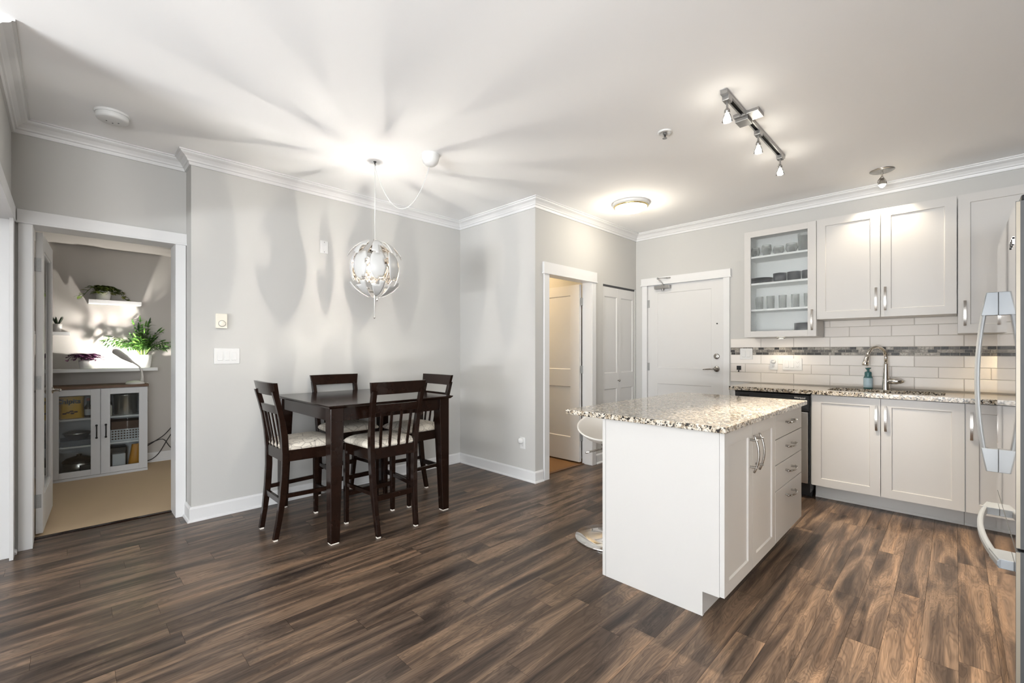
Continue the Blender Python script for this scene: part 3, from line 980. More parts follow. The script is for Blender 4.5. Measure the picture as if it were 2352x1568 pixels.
for sx, x in ((1, 1.222), (-1, 2.178)):
    for sy, y in ((1, 2.884), (-1, 3.916)):
        mb = MB()
        q = lambda w, z: [(x, y, z), (x + sx * w, y, z), (x + sx * w, y + sy * w, z), (x, y + sy * w, z)]
        rws = [q(0.060, 0.010), q(0.088, 0.76), q(0.088, TZ - 0.022)]
        mb.grid(rws, smooth=False, closed=True); mb.add(rws[0], [(3, 2, 1, 0)]); mb.add(rws[-1], [(0, 1, 2, 3)])
        o = mb.build('leg', ESP, t, bevel=0.003, seg=1)
        MB().box((x + sx * 0.004, y + sy * 0.004, 0.0005), (x + sx * 0.056, y + sy * 0.056, 0.010)).build('foot_pad', PAD, o)

# pendant lamp
PX, PY, PZ = 1.696, 3.191, 1.906
t = thing('pendant_lamp', 'white and silver ball pendant of separate petals over the dining table', 'lamp', (PX, PY, PZ))


def petal(az, th0, th1, w_fn, rad, notch, name):
    """spherical patch; th polar from top"""
    nT, nP = 12, 7
    rows = []
    for i in range(nT + 1):
        f = i / nT
        th = th0 + (th1 - th0) * f
        w = w_fn(f)
        row = []
        for j in range(nP + 1):
            g = -1 + 2 * j / nP
            ph = az + g * w / max(0.2, math.sin(th))
            row.append((PX + rad * math.sin(th) * math.cos(ph), PY + rad * math.sin(th) * math.sin(ph), PZ + rad * math.cos(th)))
        rows.append(row)
    verts = []; outer = []
    faces = []
    n = nP + 1
    cen = Vector((PX, PY, PZ))
    tot = (nT + 1) * n
    vo = [p for r in rows for p in r]
    vi = [tuple(cen + (Vector(p) - cen) * ((rad - 0.0035) / rad)) for p in vo]
    cell = {}
    for i in range(nT):
        for j in range(nP):
            if notch(i / nT, j / nP):
                continue
            cell[(i, j)] = 1
    mb = MB()
    fo = []; fi = []; fs = []
    for (i, j) in cell:
        a, b, c_, d = i * n + j, i * n + j + 1, (i + 1) * n + j + 1, (i + 1) * n + j
        fo.append((a, b, c_, d)); fi.append((tot + a, tot + d, tot + c_, tot + b))
        for (di, dj, e) in ((-1, 0, (a, b)), (1, 0, (c_, d)), (0, -1, (d, a)), (0, 1, (b, c_))):
            if (i + di, j + dj) not in cell:
                fs.append((e[1], e[0], tot + e[0], tot + e[1]))
    mb.v = vo + vi
    mb.f = fo + fi + fs
    mb.mi = [0] * len(fo) + [1] * len(fi) + [0] * len(fs)
    mb.sm = [True] * (len(fo) + len(fi)) + [False] * len(fs)
    return mb.build(name, [PETAL, PETALIN], t)


az0 = math.atan2(-PY, -PX)
for k in range(8):
    az = az0 + k * PI / 4 + R(8)
    petal(az, R(15), R(67), lambda f: 0.02 + 0.235 * math.sin(min(1, f * 0.75) * PI / 2) ** 0.9, 0.222, lambda f, g: (f > 0.58 and g > 0.52) or (f > 0.9 and g < 0.2), 'top_petal')
    petal(az, R(50), R(122), lambda f: 0.10 + 0.245 * math.sin(PI * f) ** 0.75, 0.186, lambda f, g: (0.3 < f < 0.45 and g > 0.85) or (f > 0.85 and g > 0.55), 'middle_petal')
    petal(az, R(112), R(165), lambda f: 0.02 + 0.235 * math.sin(min(1, (1 - f) * 0.8 + 0.02) * PI / 2) ** 0.9, 0.222, lambda f, g: (f < 0.3 and g < 0.5) or (f < 0.12), 'bottom_petal')
for zz, r1, za, zb_, nm in ((0.085, 0.158, 0.23, 0.05, 'upper_frame'), (-0.08, 0.160, -0.05, -0.19, 'lower_frame')):
    mb = MB()
    mb.cyl((PX, PY, PZ + za), (PX, PY, PZ + zb_), 0.012 if zz > 0 else 0.007, n=12)
    for k in range(8):
        az = az0 + k * PI / 4 + R(8)
        mb.tube([(PX + 0.004 * math.cos(az), PY + 0.004 * math.sin(az), PZ + zz * 0.8), (PX + r1 * math.cos(az), PY + r1 * math.sin(az), PZ + zz)], 0.0025, 6)
    mb.build(nm, CHROME, t)
MB().lathe([(0.014, 0.12), (0.026, 0.11), (0.036, 0.05), (0.034, 0.045), (0.010, 0.05)], c=(PX, PY, PZ), n=20).build('socket', WHITEP, t)
MB().sphere((PX, PY, PZ - 0.005), 0.034, 18, sz=1.15).build('bulb', BULBM, t)
lamp('pendant_light', 'POINT', (PX, PY, PZ - 0.005), 400, (1.0, 0.93, 0.83), parent=t, shadow_soft_size=0.036)
hook = Vector((PX, PY, ZC))
mb = MB()
mb.tube([(PX, PY, PZ + 0.2), (PX, PY, ZC - 0.03)], 0.0027, 8)
can = Vector((1.928, 2.782, ZC))
pts = []
p0 = Vector((PX, PY, ZC - 0.035)); p2 = can + Vector((-0.005, 0.005, -0.085))
for k in range(25):
    f = k / 24
    p = p0.lerp(p2, f)
    sag = 0.355 * (1 - (2 * f - 1) ** 2) ** 0.9
    p.z -= sag * 0.92
    pts.append(p)
mb.tube(pts, 0.0027, 8)
mb.build('cord', WHITEP, t)
mb = MB()
mb.lathe([(0.064, 0), (0.065, -0.02), (0.062, -0.042), (0.053, -0.064), (0.036, -0.082), (0.014, -0.091), (0.001, -0.092)], c=tuple(can), n=28)
mb.build('ceiling_cup', WHITEP, t)
mb = MB()
mb.lathe([(0.011, 0), (0.011, -0.004), (0.0045, -0.008), (0.004, -0.022)], c=tuple(hook), n=14)
mb.tube([hook + Vector((0, 0, -0.02)), hook + Vector((0.006, 0, -0.026)), hook + Vector((0.004, 0, -0.034)), hook + Vector((-0.004, 0, -0.033))], 0.002, 6)
mb.build('cord_hook', BLACK, t)
for dx, dy, z1 in ((0.012, -0.010, 1.668), (-0.004, 0.0, 1.532)):
    mb = MB()
    mb.tube([(PX + dx, PY + dy, PZ - 0.17), (PX + dx, PY + dy, z1)], 0.0018, 6)
    o = mb.build('pull_cord', WHITEP, t)
    MB().sphere((PX + dx, PY + dy, z1), 0.009, 12).build('bead', CHROME, o)

# ------------------------------------------------------------------ wall devices
def plate(name, M, w, h, label, cat, mat=None, t=0.006, builder=None, group=None):
    th_loc = M @ Vector((0, -h / 2, 0))
    tt = thing(name, label, cat, tuple(th_loc), group)
    MB().box((-w / 2, -h / 2, 0), (w / 2, h / 2, t), M=M).build('plate', mat or WHITEP, tt, bevel=0.0025)
    if builder: builder(tt, M, t)
    return tt


def rockers(us):
    def f(tt, M, t):
        for u in us:
            mb = MB()
            mb.hexa([(u - 0.0165, -0.034, t - 0.001), (u + 0.0165, -0.034, t - 0.001), (u + 0.0165, 0.034, t - 0.001), (u - 0.0165, 0.034, t - 0.001)],
                    [(u - 0.015, -0.032, t + 0.004), (u + 0.015, -0.032, t + 0.004), (u + 0.015, 0.032, t + 0.0012), (u - 0.015, 0.032, t + 0.0012)], M=M)
            mb.build('rocker_switch', WHITEP, tt)
    return f


MD = lambda x, z: fr((x, YD, z), (1, 0, 0), (0, -1, 0))
MK = lambda y, z: fr((XK - 0.0085, y, z), (0, -1, 0), (-1, 0, 0))
plate('light_switch', MD(0.892, 1.232), 0.172, 0.122, 'white triple light switch on the grey wall left of the table', 'light switch', builder=rockers((-0.046, 0, 0.046)))


def thermo(tt, M, t):
    MB().lathe([(0.022, 0), (0.022, 0.007), (0.019, 0.009), (0.001, 0.009)], n=28, M=M @ Matrix.Translation((0.002, -0.02, t))).build('dial', CREAM, tt)
    MB().lathe([(0.0245, 0), (0.0245, 0.0015), (0.022, 0.0015)], n=28, M=M @ Matrix.Translation((0.002, -0.02, t))).build('dial_ring', SLOT, tt)


plate('thermostat', MD(0.852, 1.503), 0.074, 0.112, 'cream dial thermostat above the triple light switch', 'thermostat', CREAM, 0.024, thermo)


def chime(tt, M, t):
    for k in range(5):
        MB().box((-0.017, 0.004 + k * 0.006, t), (0.017, 0.007 + k * 0.006, t + 0.0012), M=M).build('louver', TRIM, tt)
    for s in (-1, 1):
        MB().lathe([(0.0035, 0), (0.002, 0.001), (0.0001, 0.001)], n=10, M=M @ Matrix.Translation((0, s * 0.043, t))).build('screw', SLOT, tt)


plate('sensor_plate', MD(1.646, 2.206), 0.07, 0.112, 'small white sensor plate high on the wall left of the pendant', 'wall plate', builder=chime)


def recept(us, vs=(-0.02, 0.02)):
    def f(tt, M, t):
        for u in us:
            MB().box((u - 0.0165, -0.034, t - 0.001), (u + 0.0165, 0.034, t + 0.0015), M=M).build('receptacle', WHITEP, tt, bevel=0.001, seg=1)
            for v in vs:
                mb = MB()
                mb.box((u - 0.007, v - 0.004, t + 0.0012), (u - 0.005, v + 0.004, t + 0.002), M=M); mb.box((u + 0.005, v - 0.004, t + 0.0012), (u + 0.007, v + 0.004, t + 0.002), M=M)
                mb.lathe([(0.0022, 0), (0.0022, 0.0008)], n=8, M=M @ Matrix.Translation((u, v - 0.009, t + 0.0012)))
                mb.build('socket_slot', SLOT, tt)
    return f


MS = fr((XS, 3.035, 0.363), (0, -1, 0), (-1, 0, 0))
plate('wall_outlet', MS, 0.07, 0.115, 'white outlet low on the projecting wall beside the half-open door', 'outlet', builder=recept((0,), (-0.02,)))
nl = thing('night_light', 'round white plug-in night light on the low wall outlet', 'night light', tuple(MS @ Vector((0, 0.02, 0.006))))
MB().lathe([(0.028, 0), (0.030, 0.012), (0.027, 0.026), (0.018, 0.034), (0.001, 0.036)], n=24, M=MS @ Matrix.Translation((-0.012, 0.022, 0.008))).build('housing', WHITEP, nl)
MB().lathe([(0.012, 0), (0.010, 0.004), (0.001, 0.005)], n=18, M=MS @ Matrix.Translation((-0.022, 0.028, 0.036))).build('sensor_eye', SATIN, nl)

# ------------------------------------------------------------------ ceiling devices
t = thing('smoke_detector', 'round white smoke detector on the ceiling at left', 'smoke detector', (0.207, 3.70, ZC - 0.045))
MB().lathe([(0.001, -0.046), (0.068, -0.046), (0.076, -0.042), (0.079, -0.034), (0.079, -0.014)], c=(0.207, 3.70, ZC), n=36, cap=False).build('cover', WHITEP, t)
MB().lathe([(0.084, -0.014), (0.086, -0.008), (0.086, -0.0005)], c=(0.207, 3.70, ZC), n=36).build('base', WHITEP, t)
mb = MB()
for a in (0.3, 1.5, 2.7):
    mb.lathe([(0.004, -0.0475), (0.004, -0.046)], c=(0.207 + 0.03 * math.cos(a), 3.70 + 0.03 * math.sin(a), ZC), n=8)
mb.build('indicator', SLOT, t)

t = thing('sprinkler', 'small white fire sprinkler in the middle of the ceiling', 'sprinkler', (2.839, 1.382, ZC - 0.05))
MB().lathe([(0.045, -0.0005), (0.046, -0.006), (0.040, -0.010), (0.030, -0.008), (0.022, -0.004), (0.001, -0.004)], c=(2.839, 1.382, ZC), n=30).build('escutcheon', WHITEP, t)
mb = MB()
mb.cyl((2.839, 1.382, ZC - 0.004), (2.839, 1.382, ZC - 0.02), 0.012, n=12)
for s in (-1, 1):
    mb.tube([(2.839 + s * 0.012, 1.382, ZC - 0.018), (2.839 + s * 0.013, 1.382, ZC - 0.03), (2.839, 1.382, ZC - 0.042)], 0.0025, 6)
mb.cyl((2.839, 1.382, ZC - 0.042), (2.839, 1.382, ZC - 0.044), 0.015, n=14)
mb.build('deflector', SATIN, t)
MB().cyl((2.839, 1.382, ZC - 0.02), (2.839, 1.382, ZC - 0.04), 0.003, n=8).build('bulb', BLACK, t)

DX, DY = 3.974, 2.289
t = thing('ceiling_light', 'round glowing flush ceiling light with brass ring near the entry', 'ceiling light', (DX, DY, ZC - 0.08))
MB().lathe([(0.180, -0.0005), (0.180, -0.02), (0.168, -0.032), (0.16, -0.032)], c=(DX, DY, ZC), n=44).build('base', WHITEP, t)
MB().lathe([(0.166, -0.030), (0.168, -0.036), (0.160, -0.044), (0.152, -0.042), (0.152, -0.030)], c=(DX, DY, ZC), n=44, cap=False).build('ring', BRASS, t)
MB().lathe([(0.156, -0.040), (0.148, -0.055), (0.12, -0.070), (0.08, -0.079), (0.04, -0.083), (0.001, -0.084)], c=(DX, DY, ZC), n=44, cap=False).build('shade', DIFF, t)
lamp('entry_light', 'POINT', (DX, DY, ZC - 0.17), 8, (1.0, 0.90, 0.74), parent=t, shadow_soft_size=0.13)

# track light
t = thing('track_light', 'satin metal track light with three lit halogen heads above the island', 'track light', (3.2, 0.925, ZC - 0.03))
x0, x1, ty = 2.62, 3.80, 0.922
mb = MB()
mb.box((x0, ty - 0.018, ZC - 0.008), (x1, ty + 0.018, ZC - 0.0005)); mb.box((x0, ty - 0.018, ZC - 0.024), (x1, ty - 0.009, ZC - 0.008)); mb.box((x0, ty + 0.009, ZC - 0.024), (x1, ty + 0.018, ZC - 0.008))
mb.box((x0 - 0.01, ty - 0.019, ZC - 0.025), (x0 + 0.02, ty + 0.019, ZC - 0.0005)); mb.box((x1 - 0.02, ty - 0.019, ZC - 0.025), (x1 + 0.01, ty + 0.019, ZC - 0.0005))
mb.build('track', SATIN, t, bevel=0.001, seg=1)
MB().box((x0 + 0.02, ty - 0.009, ZC - 0.0095), (x1 - 0.02, ty + 0.009, ZC - 0.0078)).build('track_slot', DARK, t)
MB().box((2.935, ty - 0.085, ZC - 0.022), (3.045, ty + 0.06, ZC - 0.0005)).build('canopy', SATIN, t, bevel=0.003)
MB().box((2.955, ty - 0.02, ZC - 0.045), (3.045, ty + 0.055, ZC - 0.022)).build('feed_box', SATIN, t, bevel=0.003)
for hx, aimx, aimy, cone, pw in ((2.662, 2.55, 0.08, 60, 165), (3.228, 3.2, 0.08, 60, 165), (3.742, 4.12, 0.36, 46, 130)):
    mb = MB()
    mb.box((hx - 0.028, ty - 0.019, ZC - 0.05), (hx + 0.028, ty + 0.019, ZC - 0.02))
    h = mb.build('lamp_head', SATIN, t, bevel=0.003)
    mb = MB()
    zt = ZC - 0.05
    mb.cyl((hx, ty, zt), (hx, ty, zt - 0.04), 0.006, n=10)
    mb.lathe([(0.006, -0.035), (0.014, -0.045), (0.016, -0.062), (0.010, -0.066)], c=(hx, ty, zt), n=14)
    pts = [(hx + 0.005, ty, zt - 0.02), (hx + 0.03, ty + 0.02, zt - 0.03), (hx + 0.04, ty + 0.025, zt - 0.055), (hx + 0.02, ty + 0.01, zt - 0.062)]
    mb.tube(pts, 0.0025, 6)
    mb.build('stem', SATIN, h)
    MB().lathe([(0.010, -0.064), (0.018, -0.075), (0.026, -0.105), (0.0275, -0.112)], c=(hx, ty, zt), n=20, cap=False).build('glass_reflector', thin_glass('bulb_glass', (0.95, 0.95, 0.93), 0) if 'bulb_glass' not in MATS else MATS['bulb_glass'], h)
    MB().sphere((hx, ty, zt - 0.098), 0.019, 14).build('bulb', BULBH, h)
    lamp('track_spot', 'SPOT', (hx, ty, zt - 0.122), pw, (1.0, 0.86, 0.68), Vector((aimx - hx, aimy - ty, -2.5)).to_track_quat('-Z', 'Y').to_euler(), parent=t, spot_size=R(cone), spot_blend=0.6, shadow_soft_size=0.022)

# recessed ceiling spot by the cabinets
qx, qy = 4.69, 0.423
t = thing('recessed_spot', 'small lit ceiling spot with round metal plate above the sink cabinets', 'spotlight', (qx, qy, ZC - 0.12))
MB().lathe([(0.082, -0.0005), (0.082, -0.004), (0.075, -0.008), (0.04, -0.006), (0.001, -0.006)], c=(qx, qy, ZC), n=32).build('ceiling_plate', NICKEL, t)
mb = MB()
mb.cyl((qx, qy, ZC - 0.006), (qx, qy, ZC - 0.05), 0.006, n=10)
for s in (-1, 1):
    mb.tube([(qx, qy, ZC - 0.045), (qx + s * 0.024, qy - s * 0.024, ZC - 0.085), (qx + s * 0.026, qy - s * 0.026, ZC - 0.105)], 0.003, 6)
mb.lathe([(0.012, -0.065), (0.018, -0.075), (0.026, -0.105), (0.0275, -0.118)], c=(qx, qy, ZC), n=18, cap=False)
mb.build('yoke', NICKEL, t)
MB().sphere((qx, qy, ZC - 0.118), 0.021, 14).build('bulb', BULBH, t)
lamp('cabinet_spot', 'SPOT', (qx, qy, ZC - 0.142), 20, (1.0, 0.86, 0.67), (0, 0, 0), parent=t, spot_size=R(120), spot_blend=0.6, shadow_soft_size=0.02)


# ------------------------------------------------------------------ kitchen
def bow_pull(M, L, depth, name, parent, mat=NICKEL, strap=True):
    """M: u = along bar, n out. bar centred at origin"""
    pts = []
    for k in range(15):
        f = -1 + 2 * k / 14
        pts.append(M @ Vector((f * L / 2, 0, depth * (1 - 0.55 * f * f))))
    mb = MB()
    if strap:
        nn = (M.to_3x3() @ Vector((0, 0, 1)))
        mb.tube(pts, 1.0, prof=[(-0.0028, -0.0075), (0.0028, -0.0075), (0.0028, 0.0075), (-0.0028, 0.0075)], up=nn)
        for s in (-1, 1):
            e = s * L / 2
            mb.box((e - s * 0.014, -0.0075, 0), (e, 0.0075, depth * 0.48), M=M)
    else:
        mb.tube(pts, 0.0055, 10)
        for s in (-1, 1):
            e = s * L * 0.36
            mb.cyl(M @ Vector((e, 0, 0)), M @ Vector((e, 0, depth * 0.9)), 0.0062, n=10)
    return mb.build(name, mat, parent)


def vpull(y, z0, z1, x, parent):
    Mv = Matrix(((0, 0, -1, x), (0, -1, 0, y), (1, 0, 0, (z0 + z1) / 2), (0, 0, 0, 1)))
    return bow_pull(Mv, z1 - z0, 0.028, 'handle', parent)


XU = 4.778    # upper door fronts
XB = 4.50     # base door fronts
XW = XK - 0.010   # cabinet backs stop just off the wall


def cab_box(mb, x0, y0, y1, z0, z1, t=0.018, back=XW):
    mb.box((x0, y0, z0), (back, y0 + t, z1)); mb.box((x0, y1 - t, z0), (back, y1, z1))
    mb.box((x0, y0 + t, z0), (back, y1 - t, z0 + t)); mb.box((x0, y0 + t, z1 - t), (back, y1 - t, z1)); mb.box((back - 0.008, y0 + t, z0 + t), (back, y1 - t, z1 - t))


def door_front(parent, x, y0, y1, z0, z1, rail=0.064, name='door', t=0.02, mat=None):
    """front facing -X; u runs -Y (left to right on the picture)"""
    M = fr((x, y1, z0), (0, -1, 0), (-1, 0, 0))
    w, h = y1 - y0, z1 - z0
    mb = MB()
    shaker(mb, M, w, h, t, [(rail, w - rail, rail, h - rail)], rec=0.007, ch=0.004)
    return mb.build(name, mat or CAB, parent)


# glass-fronted upper cabinet
t = thing('upper_cabinet', 'white wall cabinet with rain-glass door next to the entry door', 'cabinet', (4.95, 1.19, 1.405))
mb = MB(); cab_box(mb, XU + 0.022, 0.888, 1.492, 1.405, 2.45)
mb.build('body', CAB, t)
MB().box((XW - 0.0095, 0.9065, 1.4235), (XW - 0.0085, 1.4735, 2.4315)).box((XU + 0.03, 0.9062, 1.4232), (XW - 0.009, 0.9072, 2.4318)).box((XU + 0.03, 1.4728, 1.4232), (XW - 0.009, 1.4738, 2.4318)).box((XU + 0.03, 0.9062, 1.4232), (XW - 0.009, 1.4738, 1.4240)).build('lining', CABIN, t)
Mg = fr((XU, 1.492, 1.407), (0, -1, 0), (-1, 0, 0))
w, h = 0.602, 1.04
mb = MB()
for (u0, u1, v0, v1) in ((0, 0.058, 0, h), (w - 0.066, w, 0, h), (0.058, w - 0.066, 0, 0.058), (0.058, w - 0.066, h - 0.058, h)):
    mb.box((u0, v0, 0), (u1, v1, -0.02), M=Mg)
dd = mb.build('door', CAB, t, bevel=0.001, seg=1)
MB().box((0.054, 0.054, -0.012), (w - 0.062, h - 0.054, -0.008), M=Mg).build('rain_glass', OBSC, dd)
vpull(0.921, 1.462, 1.648, XU, dd)
SH = []
for z in (1.673, 1.930, 2.195):
    MB().box((XU + 0.03, 0.907, z - 0.009), (XW - 0.009, 1.473, z + 0.009)).build('shelf', CABIN, t)
# double door upper cabinet
t = thing('upper_cabinet', 'white double-door wall cabinet above the sink', 'cabinet', (4.95, 0.44, 1.556))
mb = MB(); cab_box(mb, XU + 0.022, -0.008, 0.886, 1.556, 2.45); mb.build('body', CAB, t)
for (y0, y1, hy) in ((0.444, 0.886, 0.470), (-0.006, 0.440, 0.411)):
    d = door_front(t, XU, y0, y1, 1.556, 2.45)
    vpull(hy, 1.608, 1.80, XU, d)
# corner upper
t = thing('upper_cabinet', 'white tall wall cabinet in the corner, partly behind the refrigerator', 'cabinet', (4.95, -0.3, 1.405))
mb = MB(); cab_box(mb, XU + 0.022, -0.94, -0.012, 1.405, 2.45); mb.build('body', CAB, t)
d = door_front(t, XU, -0.60, -0.014, 1.407, 2.45)
vpull(-0.05, 1.462, 1.65, XU, d)

# base units
def toe(parent, y0, y1):
    mb = MB(); mb.box((4.645, y0, 0.001), (4.66, y1, 0.13)); mb.box((4.66, y0 + 0.001, 0.10), (4.67, y1 - 0.001, 0.125))
    mb.hexa([(4.632, y0, 0.001), (4.645, y0, 0.001), (4.645, y1, 0.001), (4.632, y1, 0.001)], [(4.640, y0, 0.018), (4.645, y0, 0.018), (4.645, y1, 0.018), (4.640, y1, 0.018)])
    return mb.build('toe_kick', CAB, parent)


t = thing('base_cabinet', 'white double-door sink cabinet between dishwasher and corner', 'cabinet', (4.8, 0.415, 0))
mb = MB()
mb.box((XB + 0.022, -0.044, 0.13), (XW, -0.026, 0.900)); mb.box((XB + 0.022, 0.860, 0.13), (XW, 0.878, 0.900)); mb.box((XB + 0.022, -0.026, 0.13), (XW, 0.86, 0.148)); mb.box((XB + 0.022, -0.026, 0.86), (XB + 0.04, 0.86, 0.900)); mb.box((XW - 0.008, -0.026, 0.148), (XW, 0.86, 0.900))
mb.build('body', CAB, t)
for (y0, y1, hy) in ((0.417, 0.868, 0.441), (-0.046, 0.413, 0.385)):
    d = door_front(t, XB, y0, y1, 0.132, 0.898)
    vpull(hy, 0.648, 0.842, XB, d)
toe(t, -0.044, 0.868)
t = thing('base_cabinet', 'white corner base cabinet partly behind the refrigerator handle', 'cabinet', (4.8, -0.4, 0))
mb = MB(); cab_box(mb, XB + 0.022, -0.93, -0.047, 0.13, 0.900); mb.build('body', CAB, t)
d = door_front(t, XB, -0.55, -0.052, 0.132, 0.898)
vpull(-0.08, 0.645, 0.842, XB, d)
toe(t, -0.93, -0.046)

# dishwasher
t = thing('dishwasher', 'stainless dishwasher with black control panel at the counter end', 'dishwasher', (4.8, 1.18, 0))
MB().box((XB + 0.03, 0.884, 0.06), (XW - 0.02, 1.482, 0.890)).build('body', BLACK, t)
MB().box((XB - 0.012, 0.895, 0.135), (XB + 0.03, 1.482, 0.745)).build('door', STEELB, t, bevel=0.004)
mb = MB()
mb.box((XB - 0.012, 0.886, 0.752), (XB + 0.03, 1.482, 0.892))
pan = mb.build('control_panel', BLACK, t, bevel=0.004)
MB().box((XB - 0.0145, 1.36, 0.845), (XB - 0.011, 1.44, 0.868)).build('vent', DARK, pan)
MB().box((XB - 0.0155, 0.90, 0.775), (XB - 0.011, 1.18, 0.875)).build('button_panel', plain('dark_panel', (0.03, 0.032, 0.035), 0.25), pan, bevel=0.001, seg=1)
text_mesh('lettering', 'Whirlpool', 0.020, Matrix(((0, 0, -1, XB - 0.0158), (-1, 0, 0, 0.955), (0, 1, 0, 0.866), (0, 0, 0, 1))), WHTXT, pan)
MB().box((4.60, 0.886, 0.002), (4.66, 1.482, 0.13)).build('kick_plate', BLACK, t)
MB().box((XB - 0.004, 0.8795, 0.06), (XW - 0.03, 0.8835, 0.893)).build('side_gap', BLACK, t)
t = thing('end_panel', 'narrow white end panel closing the counter beside the dishwasher', 'panel', (4.8, 1.497, 0))
MB().box((XB, 1.486, 0.001), (XW, 1.508, 0.900)).build('board', CAB, t)

# countertop with sink cut-out
CT0, CT1 = 0.905, 0.938
SX0, SX1, SY0, SY1 = 4.60, 4.955, 0.055, 0.785
t = thing('kitchen_countertop', 'speckled granite counter along the kitchen wall with sink cut-out', 'countertop', (4.79, 0.3, CT0))
mb = MB()
xa, xb, ya, yb = 4.473, XK - 0.002, -0.93, 1.533
outer = [(xa, ya), (xb, ya), (xb, yb), (xa, yb)]
r_ = 0.05
inner = []
for cx_, cy_, a0 in ((SX0 + r_, SY0 + r_, 180), (SX1 - r_, SY0 + r_, 270), (SX1 - r_, SY1 - r_, 0), (SX0 + r_, SY1 - r_, 90)):
    for k in range(6):
        a = R(a0 + 18 * k)
        inner.append((cx_ + r_ * math.cos(a), cy_ + r_ * math.sin(a)))
for z, flip in ((CT1, False), (CT0, True)):
    vo = [(p[0], p[1], z) for p in outer]; vi = [(p[0], p[1], z) for p in inner]
    fs = []
    for c in range(4):
        seg = [4 + c * 6 + k for k in range(6)]
        for k in range(5):
            fs.append((c, seg[k + 1], seg[k]))
        nxt = (c + 1) % 4
        fs.append((c, nxt, 4 + nxt * 6, seg[5]))
    mb.add(vo + vi, fs)
nI = len(inner)
mb.add([(p[0], p[1], CT0) for p in inner] + [(p[0], p[1], CT1) for p in inner], [(k, (k + 1) % nI, nI + (k + 1) % nI, nI + k) for k in range(nI)])
mb.add([(p[0], p[1], CT0) for p in outer] + [(p[0], p[1], CT1) for p in outer], [(k, (k + 1) % 4, 4 + (k + 1) % 4, 4 + k) for k in range(4)])
mb.build('slab', GRANITE, t)
t = thing('kitchen_sink', 'stainless undermount sink in the granite counter', 'sink', (4.78, 0.42, 0.70))
mb = MB()
e = 0.006
zb, zt2 = 0.71, CT0 - 0.001
mb.box((SX0 - e, SY0 - e, zb), (SX1 + e, SY1 + e, zb + 0.004))
for a, b in (((SX0 - e - .004, SY0 - e), (SX0 - e, SY1 + e)), ((SX1 + e, SY0 - e), (SX1 + e + .004, SY1 + e)), ((SX0 - e, SY0 - e - .004), (SX1 + e, SY0 - e)), ((SX0 - e, SY1 + e), (SX1 + e, SY1 + e + .004))):
    mb.box((*a, zb), (*b, zt2))
mb.build('basin', STEELB, t)
MB().lathe([(0.045, 0), (0.045, 0.003), (0.03, 0.001), (0.001, 0.001)], c=(4.78, 0.42, zb + 0.004), n=24).build('drain', CHROME, t)
# faucet
fx, fy = 5.03, 0.428
t = thing('kitchen_faucet', 'polished nickel gooseneck faucet with side lever behind the sink', 'faucet', (fx, fy, CT1))
MB().lathe([(0.032, 0.0005), (0.031, 0.012), (0.024, 0.08), (0.0185, 0.17), (0.0175, 0.22)], c=(fx, fy, CT1), n=24).build('body', CHROME, t)
dv = Vector((-0.80, 0.60, 0)).normalized()
pts = [Vector((fx, fy, CT1 + 0.215))]
cr = 0.092
top0 = Vector((fx, fy, CT1 + 0.275))
for k in range(0, 19):
    a = PI * k / 18 * 0.93
    pts.append(top0 + dv * (cr - cr * math.cos(a)) + Vector((0, 0, cr * math.sin(a))))
MB().tube(pts, 0.0135, 14).build('spout', CHROME, t)
e0 = pts[-1]; dd_ = (pts[-1] - pts[-2]).normalized()
MB().tube([e0 - dd_ * 0.004, e0 + dd_ * 0.02, e0 + dd_ * 0.06, e0 + dd_ * 0.085, e0 + dd_ * 0.09], [0.0145, 0.0165, 0.021, 0.026, 0.020], 18).build('spray_head', CHROME, t)
mb = MB()
mb.tube([(fx, fy - 0.012, CT1 + 0.072), (fx - 0.004, fy - 0.035, CT1 + 0.073), (fx - 0.008, fy - 0.07, CT1 + 0.074), (fx - 0.010, fy - 0.10, CT1 + 0.073), (fx - 0.011, fy - 0.122, CT1 + 0.071)], [0.019, 0.026, 0.026, 0.018, 0.003], 16)
mb.build('lever', CHROME, t)
# soap dispenser
sx_, sy_ = 5.015, 0.548
t = thing('soap_bottle', 'teal foam soap bottle with pale label beside the faucet', 'soap bottle', (sx_, sy_, CT1))
MB().lathe([(0.030, 0.0005), (0.0325, 0.004), (0.0325, 0.098), (0.028, 0.108), (0.025, 0.112)], c=(sx_, sy_, CT1), n=28).build('bottle', TEAL, t)
MB().lathe([(0.0332, 0.012), (0.0332, 0.096)], c=(sx_, sy_, CT1), n=28, cap=False).build('label_wrap', LABELB, t)
mb = MB().lathe([(0.0255, 0.110), (0.0255, 0.142), (0.022, 0.150), (0.010, 0.152), (0.009, 0.172), (0.012, 0.174), (0.020, 0.178), (0.021, 0.184), (0.001, 0.185)], c=(sx_, sy_, CT1), n=24)
mb.tube([(sx_, sy_, CT1 + 0.180), (sx_ - 0.022, sy_ + 0.006, CT1 + 0.179), (sx_ - 0.03, sy_ + 0.008, CT1 + 0.173)], 0.005, 8)
mb.build('pump', TEAL, t)

# backsplash
t = thing('backsplash', 'cream subway tile backsplash with grey stone mosaic band', 'backsplash', (XK - 0.004, 0.4, CT1))
bm_ = MB()
yL, yR = 1.733, -0.94
xg = XK - 0.0042
MB().box((xg, yR, CT1 + 0.001), (XK - 0.0002, 1.533, 1.404)).box((xg, yR, 1.404), (XK - 0.0002, 0.886, 1.555)).box((xg, 1.5335, 0.94), (XK - 0.0002, yL, 1.404)).build('grout_bed', GROUT, t)


